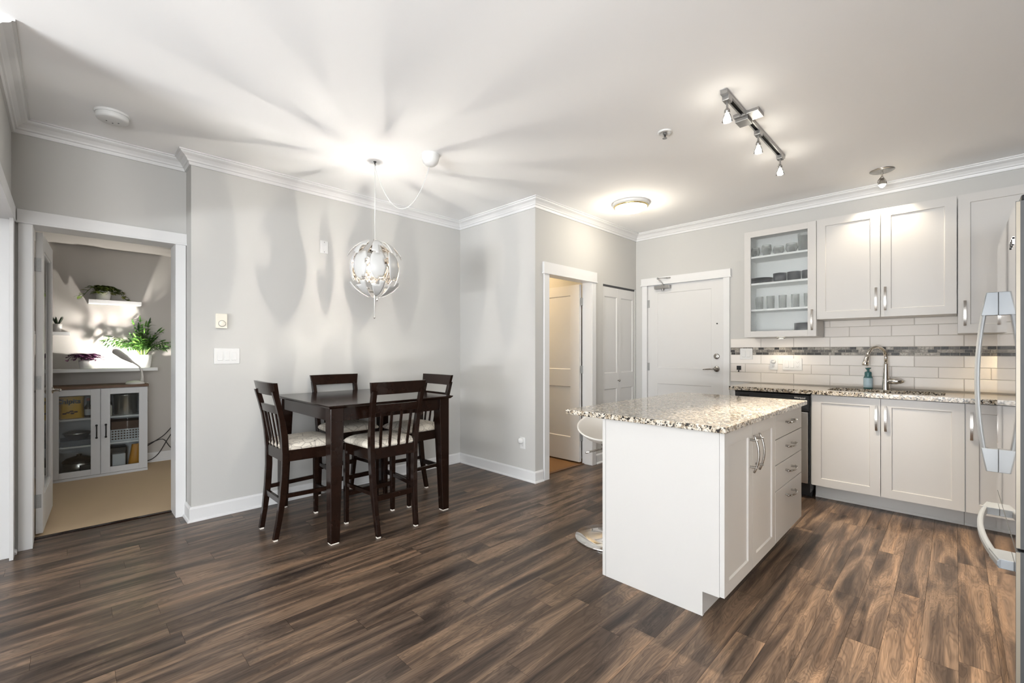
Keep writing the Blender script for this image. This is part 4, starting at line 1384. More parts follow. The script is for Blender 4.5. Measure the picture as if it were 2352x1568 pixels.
def tiles(mb, z0, z1, seam, zlim=None):
    yy = yL
    g = 0.0014
    edges = [yL] + sorted([seam + 0.2965 * k for k in range(-8, 8) if yR < seam + 0.2965 * k < yL - 0.01], reverse=True) + [yR]
    for a, b in zip(edges[:-1], edges[1:]):
        lo, hi = z0, z1
        y0, y1 = b + g, a - g
        if zlim: y1 = min(y1, zlim)
        if y1 - y0 < 0.005: continue
        h = 0.0035
        mb.hexa([(xg + 0.0002, y0, lo + g), (xg + 0.0002, y0, hi - g), (xg + 0.0002, y1, hi - g), (xg + 0.0002, y1, lo + g)][::-1],
                [(xg - h, y0 + 0.0022, lo + g + 0.0022), (xg - h, y0 + 0.0022, hi - g - 0.0022), (xg - h, y1 - 0.0022, hi - g - 0.0022), (xg - h, y1 - 0.0022, lo + g + 0.0022)][::-1])


mb = MB()
tiles(mb, 0.945, 1.046, 0.841); tiles(mb, 1.046, 1.137, 0.99); tiles(mb, 1.137, 1.231, 0.841)
tiles(mb, 1.309, 1.403, 0.841); tiles(mb, 1.403, 1.495, 0.99, 0.884); tiles(mb, 1.495, 1.556, 0.841, 0.884)
mb.build('tile_field', TILE, t)
mb = MB()
rng = random.Random(5)
for r in range(3):
    z0 = 1.2325 + r * 0.0255
    yy = yR + rng.uniform(0, 0.03)
    while yy < yL - 0.01:
        w = rng.uniform(0.042, 0.062)
        y1 = min(yy + w, yL)
        h = rng.uniform(0.003, 0.0045)
        mb.hexa([(xg + 0.0002, yy + .0012, z0 + .001), (xg + 0.0002, yy + .0012, z0 + .0245), (xg + 0.0002, y1 - .0012, z0 + .0245), (xg + 0.0002, y1 - .0012, z0 + .001)][::-1],
                [(xg - h, yy + .003, z0 + .003), (xg - h, yy + .003, z0 + .0225), (xg - h, y1 - .003, z0 + .0225), (xg - h, y1 - .003, z0 + .003)][::-1])
        yy = y1
mb.build('mosaic_band', MOSAIC, t)

plate('light_switch', MK(1.573, 1.242), 0.122, 0.117, 'white double light switch overlapping the mosaic band by the entry door', 'light switch', builder=rockers((-0.023, 0.023)))
plate('wall_outlet', MK(1.313, 1.138), 0.072, 0.115, 'white single outlet on the tiles under the glass cabinet', 'outlet', builder=recept((0,), (-0.02,)))
def sw3(tt, M, tk):
    rockers((-0.046, 0.0))(tt, M, tk); recept((0.046,))(tt, M, tk)
plate('light_switch', MK(1.150, 1.140), 0.168, 0.117, 'white triple switch and outlet plate on the tiles under the glass cabinet', 'light switch', builder=sw3)
t = thing('plug_adapter', 'small white plug in the single outlet on the tiles', 'plug', (XK - 0.02, 1.313, 1.15))
Mp = MK(1.313, 1.138)
MB().lathe([(0.020, 0), (0.021, 0.02), (0.016, 0.03), (0.001, 0.031)], n=18, M=Mp @ Matrix.Translation((0, 0.026, 0.0082))).build('body', WHITEP, t)
MB().box((-0.012, 0.034, 0.036), (0.010, 0.042, 0.040), M=Mp).build('clip', SATIN, t)
t = thing('wall_hook', 'small black adhesive hook on the tiles left of the outlets', 'hook', (XK - 0.01, 1.647, 1.05))
Mh = MK(1.647, 1.092)
MB().box((-0.022, -0.022, 0), (0.022, 0.022, 0.004), M=Mh).build('base', BLACK, t, bevel=0.001, seg=1)
MB().tube([Mh @ Vector((0.002, -0.01, 0.004)), Mh @ Vector((0.002, -0.03, 0.010)), Mh @ Vector((0.002, -0.04, 0.018)), Mh @ Vector((0.002, -0.033, 0.025))], 0.005, 8).build('hook_arm', BLACK, t)
t = thing('puck_light', 'small lit puck light under the glass-fronted cabinet', 'light', (4.93, 1.207, 1.39))
MB().lathe([(0.036, 0), (0.036, -0.010), (0.030, -0.012)], c=(4.93, 1.207, 1.4045), n=24, cap=False).build('housing', SATIN, t)
MB().lathe([(0.030, -0.009), (0.02, -0.012), (0.001, -0.013)], c=(4.93, 1.207, 1.4045), n=24, cap=False).build('lens', BULBM, t)
lamp('puck_spot', 'SPOT', (4.95, 1.207, 1.385), 1.8, (1.0, 0.84, 0.62), (0, 0, 0), parent=t, spot_size=R(140), spot_blend=0.7, shadow_soft_size=0.02)
t = thing('puck_light', 'lit puck light under the tall corner cabinet', 'light', (4.93, -0.36, 1.39))
MB().lathe([(0.036, 0), (0.036, -0.010), (0.030, -0.012)], c=(4.93, -0.36, 1.4045), n=24, cap=False).build('housing', SATIN, t)
MB().lathe([(0.030, -0.009), (0.02, -0.012), (0.001, -0.013)], c=(4.93, -0.36, 1.4045), n=24, cap=False).build('lens', BULBM, t)
lamp('puck_spot', 'SPOT', (4.95, -0.36, 1.385), 5.0, (1.0, 0.78, 0.48), (0, 0, 0), parent=t, spot_size=R(140), spot_blend=0.7, shadow_soft_size=0.02)

# contents of the glass cabinet
def tumbler(c, r, h, name, mat=TUMB, taper=0.9, flip=False):
    p = [(r * taper, 0), (r, h), (r - 0.003, h), (r * taper - 0.003, 0.006), (0.001, 0.006)]
    if flip:
        p = [(a, h - b) for a, b in p]
    m_ = MB().lathe(p, n=20, c=c)
    return m_


ysr = [1.39, 1.29, 1.185, 1.08, 0.975]
ordn = ['leftmost', 'second from left', 'middle', 'second from right', 'rightmost']
xs_ = 4.90
for y_, nm in zip(ysr, ordn):
    tag(tumbler((xs_, y_, 1.6825), 0.036, 0.13, 'tumbler').build('drinking_glass', TUMB), nm + ' tall clear tumbler on the third shelf of the glass cabinet', 'glass', 'tumblers behind rain glass')
for y_, rr_, hh_, nm in zip([1.425, 1.325, 1.22, 1.11], [0.042, 0.045, 0.05, 0.052], [0.10, 0.115, 0.085, 0.095], ['leftmost', 'second from left', 'third from left', 'fourth from left']):
    tag(MB().lathe([(0.02, 0), (rr_ * 0.6, 0.004), (rr_, hh_ * 0.5), (rr_ * 0.9, hh_), (rr_ * 0.86, hh_), (rr_ * 0.94, hh_ * 0.5), (rr_ * 0.5, 0.008), (0.001, 0.008)], c=(xs_, y_, 2.2045), n=22).build('stemless_glass', TUMB), nm + ' round clear glass on the top shelf of the glass cabinet', 'glass', 'round glasses behind rain glass')
tag(MB().lathe([(0.05, 0), (0.07, 0.02), (0.075, 0.17), (0.07, 0.17), (0.066, 0.025), (0.001, 0.02)], c=(xs_, 0.984, 2.2045), n=22).build('glass_pitcher', TUMB), 'tall clear pitcher at the right end of the top glass-cabinet shelf', 'pitcher')
for k in range(5):
    z = 1.9395 + k * 0.0105
    tag(MB().lathe([(0.06, 0), (0.10, 0.008), (0.10, 0.010), (0.058, 0.003), (0.001, 0.003)], c=(xs_, 1.37, z), n=28).build('plate', BLKCER), ['bottom', 'second', 'middle', 'fourth', 'top'][k] + ' black plate of the stack on the second glass-cabinet shelf', 'plate', 'black plates on the second shelf')
for y_, nm in ((1.21, 'left'), (1.09, 'middle'), (0.97, 'right')):
    tag(MB().lathe([(0.035, 0), (0.055, 0.012), (0.058, 0.085), (0.054, 0.085), (0.05, 0.015), (0.001, 0.01)], c=(xs_, y_, 1.9395), n=24).build('bowl', BLKCER), nm + ' black bowl on the second shelf of the glass cabinet', 'bowl', 'black bowls on the second shelf')
for k in range(3):
    z = 1.4245 + k * 0.0105
    tag(MB().lathe([(0.08, 0), (0.13, 0.008), (0.13, 0.010), (0.078, 0.003), (0.001, 0.003)], c=(xs_ + 0.05, 1.31, z), n=32).build('plate', BLKCER), ['bottom', 'middle', 'top'][k] + ' large black plate on the floor of the glass cabinet', 'plate', 'large black plates')
mb = MB().lathe([(0.075, 0), (0.085, 0.01), (0.088, 0.11), (0.082, 0.11), (0.078, 0.012), (0.001, 0.012)], c=(xs_, 1.0, 1.4245), n=28)
tag(mb.build('large_bowl', BLKCER), 'deep dark bowl at the right of the glass cabinet floor', 'bowl')

# ------------------------------------------------------------------ island
IX0, IX1, IY0, IY1 = 2.157, 3.612, 0.759, 1.422
t = thing('kitchen_island', 'white kitchen island cabinet with doors and drawers', 'kitchen island', (2.9, 1.09, 0))
mb = MB()
# near end panel with toe-kick notch
pm = [(1.400, 0), (0.860, 0), (0.860, 0.118), (0.782, 0.118), (0.782, 0.892), (1.400, 0.892)]
v = [(IX0, a, b) for a, b in pm] + [(IX0 + 0.018, a, b) for a, b in pm]
mb.add(v, [tuple(range(6)), tuple(range(11, 5, -1))] + [(k, k + 6, (k + 1) % 6 + 6, (k + 1) % 6) for k in range(6)])
mb.build('end_panel', CAB, t)
MB().box((IX0, 1.402, 0.001), (IX1, 1.422, 0.892)).build('back_panel', CAB, t)
mb = MB()
mb.box((IX1 - 0.018, 0.782, 0.118), (IX1, 1.402, 0.892)); mb.box((IX0 + 0.018, 0.784, 0.118), (IX1 - 0.018, 1.402, 0.136)); mb.box((IX0 + 0.018, 0.80, 0.874), (IX1 - 0.018, 1.402, 0.892)); mb.box((2.965, 0.80, 0.136), (2.983, 1.402, 0.874)); mb.box((IX1 - 0.018, 0.862, 0.001), (IX1, 1.402, 0.118))
mb.build('carcass', CAB, t)
MB().box((IX0 + 0.018, 0.862, 0.001), (IX1 - 0.018, 0.878, 0.118)).build('toe_kick', CAB, t)
for (x0, x1) in ((IX0 + 0.001, 2.556), (2.560, 2.976)):
    mb = MB()
    w, h = x1 - x0, 0.768
    shaker(mb, fr((x0, IY0, 0.122), (1, 0, 0), (0, -1, 0)), w, h, 0.022, [(0.060, w - 0.060, 0.062, h - 0.066)], rec=0.008, ch=0.005)
    d = mb.build('door', CAB, t)
    hx = 2.521 if x0 < 2.3 else 2.612
    Mv = Matrix(((0, 1, 0, hx), (0, 0, -1, IY0), (1, 0, 0, 0.738), (0, 0, 0, 1)))
    bow_pull(Mv, 0.195, 0.042, 'handle', d, NICKEL, False)
for (z0, z1, hz) in ((0.742, 0.890, 0.826), (0.588, 0.738, 0.676), (0.433, 0.584, 0.524), (0.122, 0.429, 0.370)):
    d = MB().box((2.982, IY0, z0), (IX1, IY0 + 0.022, z1)).build('drawer', CAB, t, bevel=0.0015, seg=1)
    Mh_ = Matrix(((1, 0, 0, 3.272), (0, 0, -1, IY0), (0, 1, 0, hz), (0, 0, 0, 1)))
    bow_pull(Mh_, 0.185, 0.042, 'handle', d, NICKEL, False)
t = thing('island_countertop', 'speckled granite worktop on the kitchen island', 'countertop', (2.9, 1.2, 0.892))
MB().box((2.120, 0.742, 0.8925), (3.705, 1.658, 0.922)).build('slab', GRANITE, t, bevel=0.004)

# bar stool
sx, sy = 2.60, 1.672
t = thing('bar_stool', 'white bucket bar stool on chrome disc base tucked under the island', 'bar stool', (sx, sy, 0))
MB().lathe([(0.218, 0.0005), (0.222, 0.006), (0.218, 0.012), (0.12, 0.020), (0.04, 0.030), (0.030, 0.034)], c=(sx, sy, 0), n=48).build('base', CHROME, t)
MB().lathe([(0.028, 0.030), (0.028, 0.36), (0.018, 0.365), (0.018, 0.60), (0.03, 0.61), (0.05, 0.645)], c=(sx, sy, 0), n=20).build('column', CHROME, t)
MB().tube([(sx, sy, 0.615), (sx - 0.10, sy + 0.02, 0.612), (sx - 0.19, sy + 0.045, 0.605)], 0.007, 8).build('lift_lever', CHROME, t)
rows = []
for i in range(13):
    f = i / 12
    row = []
    for k in range(40):
        a = 2 * PI * k / 40
        s_ = math.sin(a); c_ = math.cos(a)
        rr = 0.215 * f
        hgt = 0.118 - 0.062 * math.cos(a - math.atan2(-sy, -sx))
        z = 0.652 + hgt * f ** 2.3
        row.append((sx + rr * c_ * 1.04, sy + rr * s_ * 0.92, z))
    rows.append(row)
rows[0] = [(sx + 0.002 * math.cos(2 * PI * k / 40), sy + 0.002 * math.sin(2 * PI * k / 40), 0.652) for k in range(40)]
MB().grid(rows, closed=True).build('seat', STOOLW, t, solid=0.012, subd=1)

# ------------------------------------------------------------------ refrigerator
FX0, FX1, FY = 2.16, 3.055, -0.137
t = thing('refrigerator', 'stainless refrigerator with mirror-like doors at the right edge', 'refrigerator', (2.6, -0.5, 0))
MB().box((FX0 + 0.004, -0.90, 0.03), (FX1 - 0.004, FY - 0.075, 1.745)).build('body', FGREY, t, bevel=0.004)
mb = MB().box((FX0, FY - 0.068, 0.636), (FX1, FY, 1.752), 1); mb.mi[4] = 0
d = mb.build('door', [STEEL, FGREY], t)
mb = MB().box((FX0, FY - 0.068, 0.075), (FX1, FY, 0.626), 1); mb.mi[4] = 0
fz = mb.build('freezer_drawer', [STEEL, FGREY], t)
MB().box((FX0 + 0.03, -0.86, 0.002), (FX1 - 0.03, FY - 0.10, 0.075)).build('kick_grille', BLACK, t)
MB().box((FX0 + 0.01, FY - 0.074, 0.05), (FX1 - 0.01, FY - 0.068, 1.745)).build('door_gasket', DARK, t)
MB().box((FX0 + 0.01, FY - 0.15, 1.752), (FX0 + 0.11, FY - 0.012, 1.774)).build('hinge_cover', BLACK, t, bevel=0.006)


def fridge_handle(M, L, parent):
    """u along, n out of the door"""
    hw = 0.016
    mb = MB()
    for s in (-1, 1):
        e = s * L / 2
        i_ = s * (L / 2 - 0.105)
        mb.hexa([M @ Vector((e, -hw, 0.0)), M @ Vector((e, hw, 0.0)), M @ Vector((i_, hw, 0.0)), M @ Vector((i_, -hw, 0.0))],
                [M @ Vector((e, -hw, 0.036)), M @ Vector((e, hw, 0.036)), M @ Vector((i_, hw, 0.054)), M @ Vector((i_, -hw, 0.054))])
    pts = []
    for k in range(25):
        f = -1 + 2 * k / 24
        pts.append(M @ Vector((f * L / 2, 0, 0.030 + 0.036 * (1 - f * f))))
    nn = M.to_3x3() @ Vector((0, 0, 1))
    mb.tube(pts, 1.0, prof=[(-0.009, -0.013), (-0.004, -0.016), (0.004, -0.014), (0.009, -0.007), (0.009, 0.007), (0.004, 0.014), (-0.004, 0.016), (-0.009, 0.013)], up=nn)
    return mb.build('handle', HANDLE, parent, bevel=0.002)


EDGE = plain('door_edge_trim', (0.30, 0.265, 0.21), 0.4, 0.3)
MB().box((FX0 - 0.0015, FY - 0.010, 0.638), (FX0, FY - 0.001, 1.75)).build('edge_trim', EDGE, d)
MB().box((FX0 - 0.0015, FY - 0.010, 0.077), (FX0, FY - 0.001, 0.624)).build('edge_trim', EDGE, fz)
fridge_handle(Matrix(((0, 1, 0, 2.985), (0, 0, 1, FY), (1, 0, 0, 1.13), (0, 0, 0, 1))), 0.815, d)
fridge_handle(Matrix(((1, 0, 0, 2.60), (0, 0, 1, FY), (0, 1, 0, 0.562), (0, 0, 0, 1))), 0.80, fz)
mb = MB()
for k in range(6):
    x = 2.235 + k * 0.022
    mb.box((x, FY, 1.628), (x + 0.006, FY + 0.0025, 1.652)); mb.box((x, FY, 1.628 if k % 2 else 1.645), (x + 0.016, FY + 0.0025, 1.634 if k % 2 else 1.651))
mb.build('badge', CHROME, d)

# ------------------------------------------------------------------ carpeted room
CF, CB = 6.106, 6.50
t = thing('display_cabinet', 'low grey cabinet with two glass doors and walnut top on the carpet', 'cabinet', (0.25, 6.3, 0))
cx0, cx1 = -0.115, 0.622
mb = MB()
mb.box((cx0, CF + 0.02, 0.005), (cx0 + 0.018, CB, 0.895)); mb.box((cx1 - 0.018, CF + 0.02, 0.005), (cx1, CB, 0.895)); mb.box((cx0 + 0.018, CF + 0.02, 0.03), (cx1 - 0.018, CB, 0.048)); mb.box((cx0 + 0.018, CB - 0.008, 0.048), (cx1 - 0.018, CB, 0.895)); mb.box((cx0 + 0.018, CF + 0.02, 0.877), (cx1 - 0.018, CB - 0.008, 0.895)); mb.box((0.245, CF + 0.03, 0.048), (0.263, CB - 0.008, 0.877))
mb.build('body', GREYCAB, t)
MB().box((cx0, CF + 0.005, 0.005), (cx1, CF + 0.02, 0.030)).build('plinth', GREYCAB, t)
MB().box((cx0 - 0.01, CF - 0.008, 0.896), (cx1 + 0.008, CB, 0.922)).build('top', WALNUT, t, bevel=0.001, seg=1)
for z in (0.594, 0.325):
    for a, b in ((cx0 + 0.0185, 0.2445), (0.2635, cx1 - 0.0185)):
        MB().box((a, CF + 0.03, z - 0.008), (b, CB - 0.009, z + 0.008)).build('shelf', WHITEP, t)
for (x0, x1, hx) in ((cx0 + 0.002, 0.250, 0.222), (0.254, cx1 - 0.002, 0.291)):
    Mc = fr((x0, CF, 0.033), (1, 0, 0), (0, -1, 0))
    w, h = x1 - x0, 0.858
    mb = MB()
    sw_, rl_ = 0.070, 0.058
    for (u0, u1, v0, v1) in ((0, sw_, 0, h), (w - sw_, w, 0, h), (sw_, w - sw_, 0, rl_), (sw_, w - sw_, h - rl_, h)):
        mb.box((u0, v0, 0), (u1, v1, -0.018), M=Mc)
    d = mb.build('door', GREYCAB, t, bevel=0.001, seg=1)
    MB().box((sw_ - 0.004, rl_ - 0.004, -0.011), (w - sw_ + 0.004, h - rl_ + 0.004, -0.008), M=Mc).build('glass', GLASS, d)
    mb = MB()
    zc = 0.465
    mb.tube([(hx, CF - 0.018, zc + 0.055), (hx, CF - 0.024, zc), (hx, CF - 0.018, zc - 0.055)], 0.0055, 8)
    for s in (-1, 1):
        mb.cyl((hx, CF, zc + s * 0.052), (hx, CF - 0.02, zc + s * 0.052), 0.005, n=8)
        mb.sphere((hx, CF - 0.012, zc + s * 0.062), 0.010, 10)
    mb.build('handle', BLACK, d)

# things inside the cabinet
def rbox(name, a, b, mat, label, cat, bevel=0.004):
    return tag(MB().box(a, b).build(name, mat, None, bevel=bevel), label, cat)


t = thing('snack_bag', 'bright yellow bag of baking chips behind the left glass door', 'bag', (0.04, 6.22, 0.603))
mb = MB()
rows = []
for i in range(9):
    f = i / 8
    th = 0.034 * math.sin(PI * min(1, 0.15 + f * 0.85)) + 0.004
    hw = 0.098 - 0.006 * math.sin(PI * f)
    rows.append([(0.040 - hw, 6.23, 0.603 + 0.215 * f), (0.04 - hw * 0.6, 6.23 - th, 0.603 + 0.215 * f), (0.04 + hw * 0.6, 6.23 - th, 0.603 + 0.215 * f), (0.04 + hw, 6.23, 0.603 + 0.215 * f), (0.04 + hw * 0.6, 6.23 + th, 0.603 + 0.215 * f), (0.04 - hw * 0.6, 6.23 + th, 0.603 + 0.215 * f)])
mb.grid(rows, closed=True); mb.add(rows[0], [tuple(range(6))]); mb.add(rows[-1], [tuple(range(5, -1, -1))])
mb.build('pouch', YELLOW, t)
text_mesh('lettering', 'Chipits', 0.062, Matrix(((1, 0, 0, 0.022), (0, 0, -1, 6.1915), (0, 1, 0, 0.772), (0, 0, 0, 1))), INK, t, 0.001, 1.0, 0.0, 0.0022)
mb = MB()
for (a, b) in ((0.02, 0.665), (0.05, 0.655), (0.075, 0.668), (0.045, 0.675), (-0.005, 0.655)):
    mb.sphere((a, 6.19, b), 0.016, 10, sz=0.5)
mb.build('printed_chips', BROWN, t)
t = thing('sauce_bottle', 'dark glass bottle with red cap right of the yellow bag', 'bottle', (0.165, 6.25, 0.603))
MB().lathe([(0.026, 0), (0.028, 0.005), (0.028, 0.10), (0.012, 0.13), (0.011, 0.165)], c=(0.165, 6.25, 0.603), n=18).build('bottle', plain('smoky_glass', (0.05, 0.05, 0.05), 0.15), t)
MB().lathe([(0.0285, 0.02), (0.0285, 0.08)], c=(0.165, 6.25, 0.603), n=18, cap=False).build('label_wrap', BASKET, t)
MB().lathe([(0.013, 0.163), (0.013, 0.192)], c=(0.165, 6.25, 0.603), n=14).build('cap', plain('red_cap', (0.20, 0.02, 0.015), 0.4), t)
t = thing('baking_pan', 'steel roasting pan on the middle shelf behind the left glass door', 'pan', (0.07, 6.3, 0.334))
MB().box((-0.035, 6.16, 0.3335), (0.225, 6.46, 0.385)).build('tray', plain('slate_blue_box', (0.11, 0.125, 0.15), 0.5), t, bevel=0.004)
MB().lathe([(0.07, 0), (0.10, 0.055), (0.108, 0.058), (0.10, 0.07), (0.06, 0.085), (0.001, 0.09)], c=(0.085, 6.28, 0.386), n=30).build('pot', STEELB, t)
t = thing('slow_cooker', 'steel slow cooker with dark glass lid at the bottom left of the cabinet', 'slow cooker', (0.08, 6.29, 0.049))
MB().lathe([(0.105, 0), (0.118, 0.012), (0.122, 0.10), (0.118, 0.105)], c=(0.10, 6.29, 0.049), n=32).build('pot', STEELB, t)
MB().lathe([(0.124, 0.105), (0.126, 0.115), (0.10, 0.14), (0.05, 0.158), (0.02, 0.162), (0.02, 0.18), (0.001, 0.182)], c=(0.10, 6.29, 0.049), n=32).build('lid', BLACK, t)
MB().box((0.10, 6.160, 0.07), (0.18, 6.175, 0.135)).build('control', BLACK, t, bevel=0.003)
t = thing('stock_pot', 'tall steel pot on the top shelf behind the right glass door', 'pot', (0.45, 6.28, 0.603))
MB().lathe([(0.088, 0), (0.092, 0.01), (0.098, 0.20), (0.102, 0.205), (0.096, 0.205), (0.09, 0.015), (0.001, 0.012)], c=(0.455, 6.29, 0.603), n=32).build('pot', STEELB, t)
t = thing('spice_jar', 'small pale jar left of the tall steel pot', 'jar', (0.322, 6.2, 0.603))
MB().lathe([(0.022, 0), (0.022, 0.10), (0.016, 0.115)], c=(0.322, 6.2, 0.603), n=16).build('jar', CREAM, t)
MB().lathe([(0.018, 0.114), (0.018, 0.145)], c=(0.322, 6.2, 0.603), n=16).build('cap', BLACK, t)
# basket
t = thing('storage_basket', 'pale slotted plastic basket behind the right glass door', 'basket', (0.44, 6.3, 0.334))
mb = MB()
b0 = (0.33, 6.17); b1 = (0.595, 6.45)
mb.box((*b0, 0.3335), (*b1, 0.34))
for y0 in (6.17, 6.446):
    for r in range(5):
        mb.box((0.33, y0, 0.34 + r * 0.026), (0.595, y0 + 0.004, 0.352 + r * 0.026))
    for c in range(12):
        mb.box((0.33 + c * 0.0233, y0 + 0.001, 0.34), (0.3385 + c * 0.0233, y0 + 0.003, 0.455))
for x0 in (0.33, 0.591):
    mb.box((x0, 6.174, 0.34), (x0 + 0.004, 6.446, 0.456))
mb.build('weave', BASKET, t)
rbox('cardboard_box', (0.336, 6.20, 0.341), (0.585, 6.44, 0.535), BROWN, 'brown box standing inside the pale slotted basket', 'box')
rbox('storage_jar', (0.345, 6.19, 0.049), (0.45, 6.30, 0.20), BASKET, 'pale square canister at the bottom right of the cabinet', 'canister', 0.008)
rbox('appliance_box', (0.30, 6.31, 0.049), (0.47, 6.48, 0.25), BLACK, 'black box behind the pale square canister', 'box', 0.01)
mb = MB()
rows = []
for i in range(9):
    f = i / 8
    th = 0.03 * math.sin(PI * min(1, 0.15 + f * 0.85)) + 0.003
    hw = 0.058 - 0.014 * f
    cx_ = 0.525 + 0.02 * f
    z = 0.049 + 0.23 * f
    rows.append([(cx_ - hw, 6.23, z), (cx_ - hw * .6, 6.23 - th, z), (cx_ + hw * .6, 6.23 - th, z), (cx_ + hw, 6.23, z), (cx_ + hw * .6, 6.23 + th, z), (cx_ - hw * .6, 6.23 + th, z)])
mb.grid(rows, closed=True); mb.add(rows[0], [tuple(range(6))]); mb.add(rows[-1], [tuple(range(5, -1, -1))])
tag(mb.build('food_bag', ORANGE), 'orange food bag standing at the bottom right of the cabinet', 'bag')

# shelves
def shelf(x0, x1, z0, z1, label, y0=6.30):
    return tag(MB().box((x0, y0, z0), (x1, 6.518, z1)).build('wall_shelf', TRIM, None, bevel=0.001, seg=1), label, 'shelf')


shelf(0.170, 0.592, 1.770, 1.808, 'white floating shelf holding the trailing plant', 6.33)
shelf(-0.20, 0.728, 1.055, 1.088, 'long white floating shelf above the low grey cabinet', 6.29)
shelf(-0.42, 0.034, 1.434, 1.464, 'short white floating shelf behind the glazed door', 6.32)


def pot(name, cx_, cy_, z, r0, r1, h, label, cat='potted plant'):
    tt = thing(name, label, cat, (cx_, cy_, z))
    MB().lathe([(r0 * 0.96, 0.0005), (r0, 0.004), (r1, h), (r1 - 0.005, h), (r1 - 0.008, h - 0.014), (0.001, h - 0.012)], c=(cx_, cy_, z), n=28).build('pot', POTW, tt)
    MB().lathe([(r1 - 0.007, h - 0.0115), (r1 * 0.5, h - 0.006), (0.001, h - 0.005)], c=(cx_, cy_, z), n=20, cap=False).build('soil', SOIL, tt)
    return tt


def leaf(mb, base, d, up, L, W_, curl=0.2, n=4, tip=0.15):
    base = Vector(base); d = Vector(d).normalized(); up = Vector(up)
    side = d.cross(up)
    if side.length < 1e-4: side = d.orthogonal()
    side.normalize(); up = side.cross(d).normalized()
    rows = []
    for i in range(n + 1):
        f = i / n
        w = W_ * (math.sin(PI * min(0.97, 0.08 + f * 0.92)) ** 0.8)
        p = base + d * (L * f) - up * (curl * L * f * f)
        rows.append([tuple(p - side * w + up * w * 0.25), tuple(p), tuple(p + side * w + up * w * 0.25)])
    mb.grid(rows)


# palm
t = pot('potted_palm', 0.613, 6.40, 1.088, 0.062, 0.080, 0.142, 'green parlour palm in a white pot on the long shelf')
rng = random.Random(11)
mb = MB(); ms = MB()
for k in range(44):
    a = rng.uniform(0, 2 * PI)
    el = rng.uniform(0.25, 0.85) if k % 4 else rng.uniform(0.02, 0.25)
    Ls = rng.uniform(0.17, 0.40)
    b0 = Vector((0.613 + 0.025 * math.cos(a), 6.40 + 0.025 * math.sin(a), 1.215))
    dirh = Vector((math.cos(a), math.sin(a) * 0.6 - 0.15, 0))
    pts = []
    for i in range(9):
        f = i / 8
        p = b0 + dirh * (Ls * el * f * (0.4 + 0.6 * f)) + Vector((0, 0, Ls * f - Ls * 0.36 * el * f * f * 2))
        p.y = min(p.y, 6.50); pts.append(p)
    ms.tube(pts, [0.0028 - 0.0016 * i / 8 for i in range(9)], 5)
    for i in range(3, 9):
        tdir = (pts[i] - pts[i - 1]).normalized()
        for s in (-1, 1):
            sd = tdir.cross(Vector((0, 0, 1)))
            if sd.length < 0.05: sd = Vector((math.sin(a), -math.cos(a), 0))
            sd.normalize()
            dd = (tdir * 0.75 + sd * s * 0.9 + Vector((0, 0, 0.08)))
            leaf(mb, pts[i], dd, (0, 0, 1), rng.uniform(0.06, 0.10), 0.0085, 0.55, 4)
    leaf(mb, pts[-1], pts[-1] - pts[-2], (0, 1, 0.3), 0.07, 0.008, 0.2, 4)
for i_, p in enumerate(mb.v):
    if p[1] > 6.512: mb.v[i_] = (p[0], 6.512, p[2])
ms.build('stem', STEMG, t)
mb.build('foliage', LEAFG, t)
# pothos
t = pot('potted_pothos', 0.286, 6.42, 1.8085, 0.054, 0.064, 0.098, 'trailing variegated plant in a white pot on the highest shelf')
rng = random.Random(4)
mb = MB(); ms = MB()
for k in range(22):
    a = rng.uniform(PI * 0.95, 2.1 * PI) if k % 4 else rng.uniform(0, PI)
    reach = rng.uniform(0.03, 0.13)
    if k in (1, 2): a, reach = 0.15, 0.19
    if k == 3: a, reach = PI + 0.1, 0.17
    b0 = Vector((0.286, 6.42, 1.908))
    pts = []
    for i in range(8):
        f = i / 7
        p = b0 + Vector((math.cos(a) * reach * f, max(-0.085, math.sin(a) * reach * f * 0.6), 0.05 * math.sin(PI * min(1, f * 1.1)) - (0.06 if reach > 0.16 else 0.02) * f * f * 1.3))
        pts.append(p)
    ms.tube(pts, 0.0022, 5)
    for i in range(1, 8):
        for q in range(2):
            aa = a + rng.uniform(-1.4, 1.4)
            leaf(mb, pts[i] + Vector((0, 0, 0.004)), (math.cos(aa), math.sin(aa) * 0.7, rng.uniform(-0.2, 0.35)), (0, 0, 1), rng.uniform(0.038, 0.058), 0.019, 0.35, 4)
ms.build('stem', STEMG, t)
mb.build('foliage', LEAFV, t)
# purple plant
t = pot('potted_tradescantia', 0.157, 6.40, 1.0885, 0.050, 0.062, 0.088, 'purple-leaved plant in a white pot at the left of the long shelf')
rng = random.Random(9)
mb = MB(); ms = MB()
for k in range(26):
    a = rng.uniform(0, 2 * PI)
    reach = rng.uniform(0.03, 0.125)
    if k < 2: a, reach = PI + 0.05, 0.14
    b0 = Vector((0.157, 6.40, 1.165))
    pts = []
    for i in range(7):
        f = i / 6
        pts.append(b0 + Vector((math.cos(a) * reach * f, math.sin(a) * reach * f * 0.7, 0.075 * math.sin(PI * min(1, f * 0.8)) - 0.03 * f * f * (1 if k % 2 else 0.2))))
    ms.tube(pts, 0.0022, 5)
    for i in range(1, 7):
        for q in range(2):
            aa = a + rng.uniform(-1.5, 1.5)
            leaf(mb, pts[i], (math.cos(aa), math.sin(aa) * 0.7, rng.uniform(-0.1, 0.5)), (0, 0, 1), rng.uniform(0.034, 0.055), 0.0135, 0.3, 4)
ms.build('stem', plain('purple_stem', (0.10, 0.03, 0.07), 0.5), t)
mb.build('foliage', LEAFP, t)
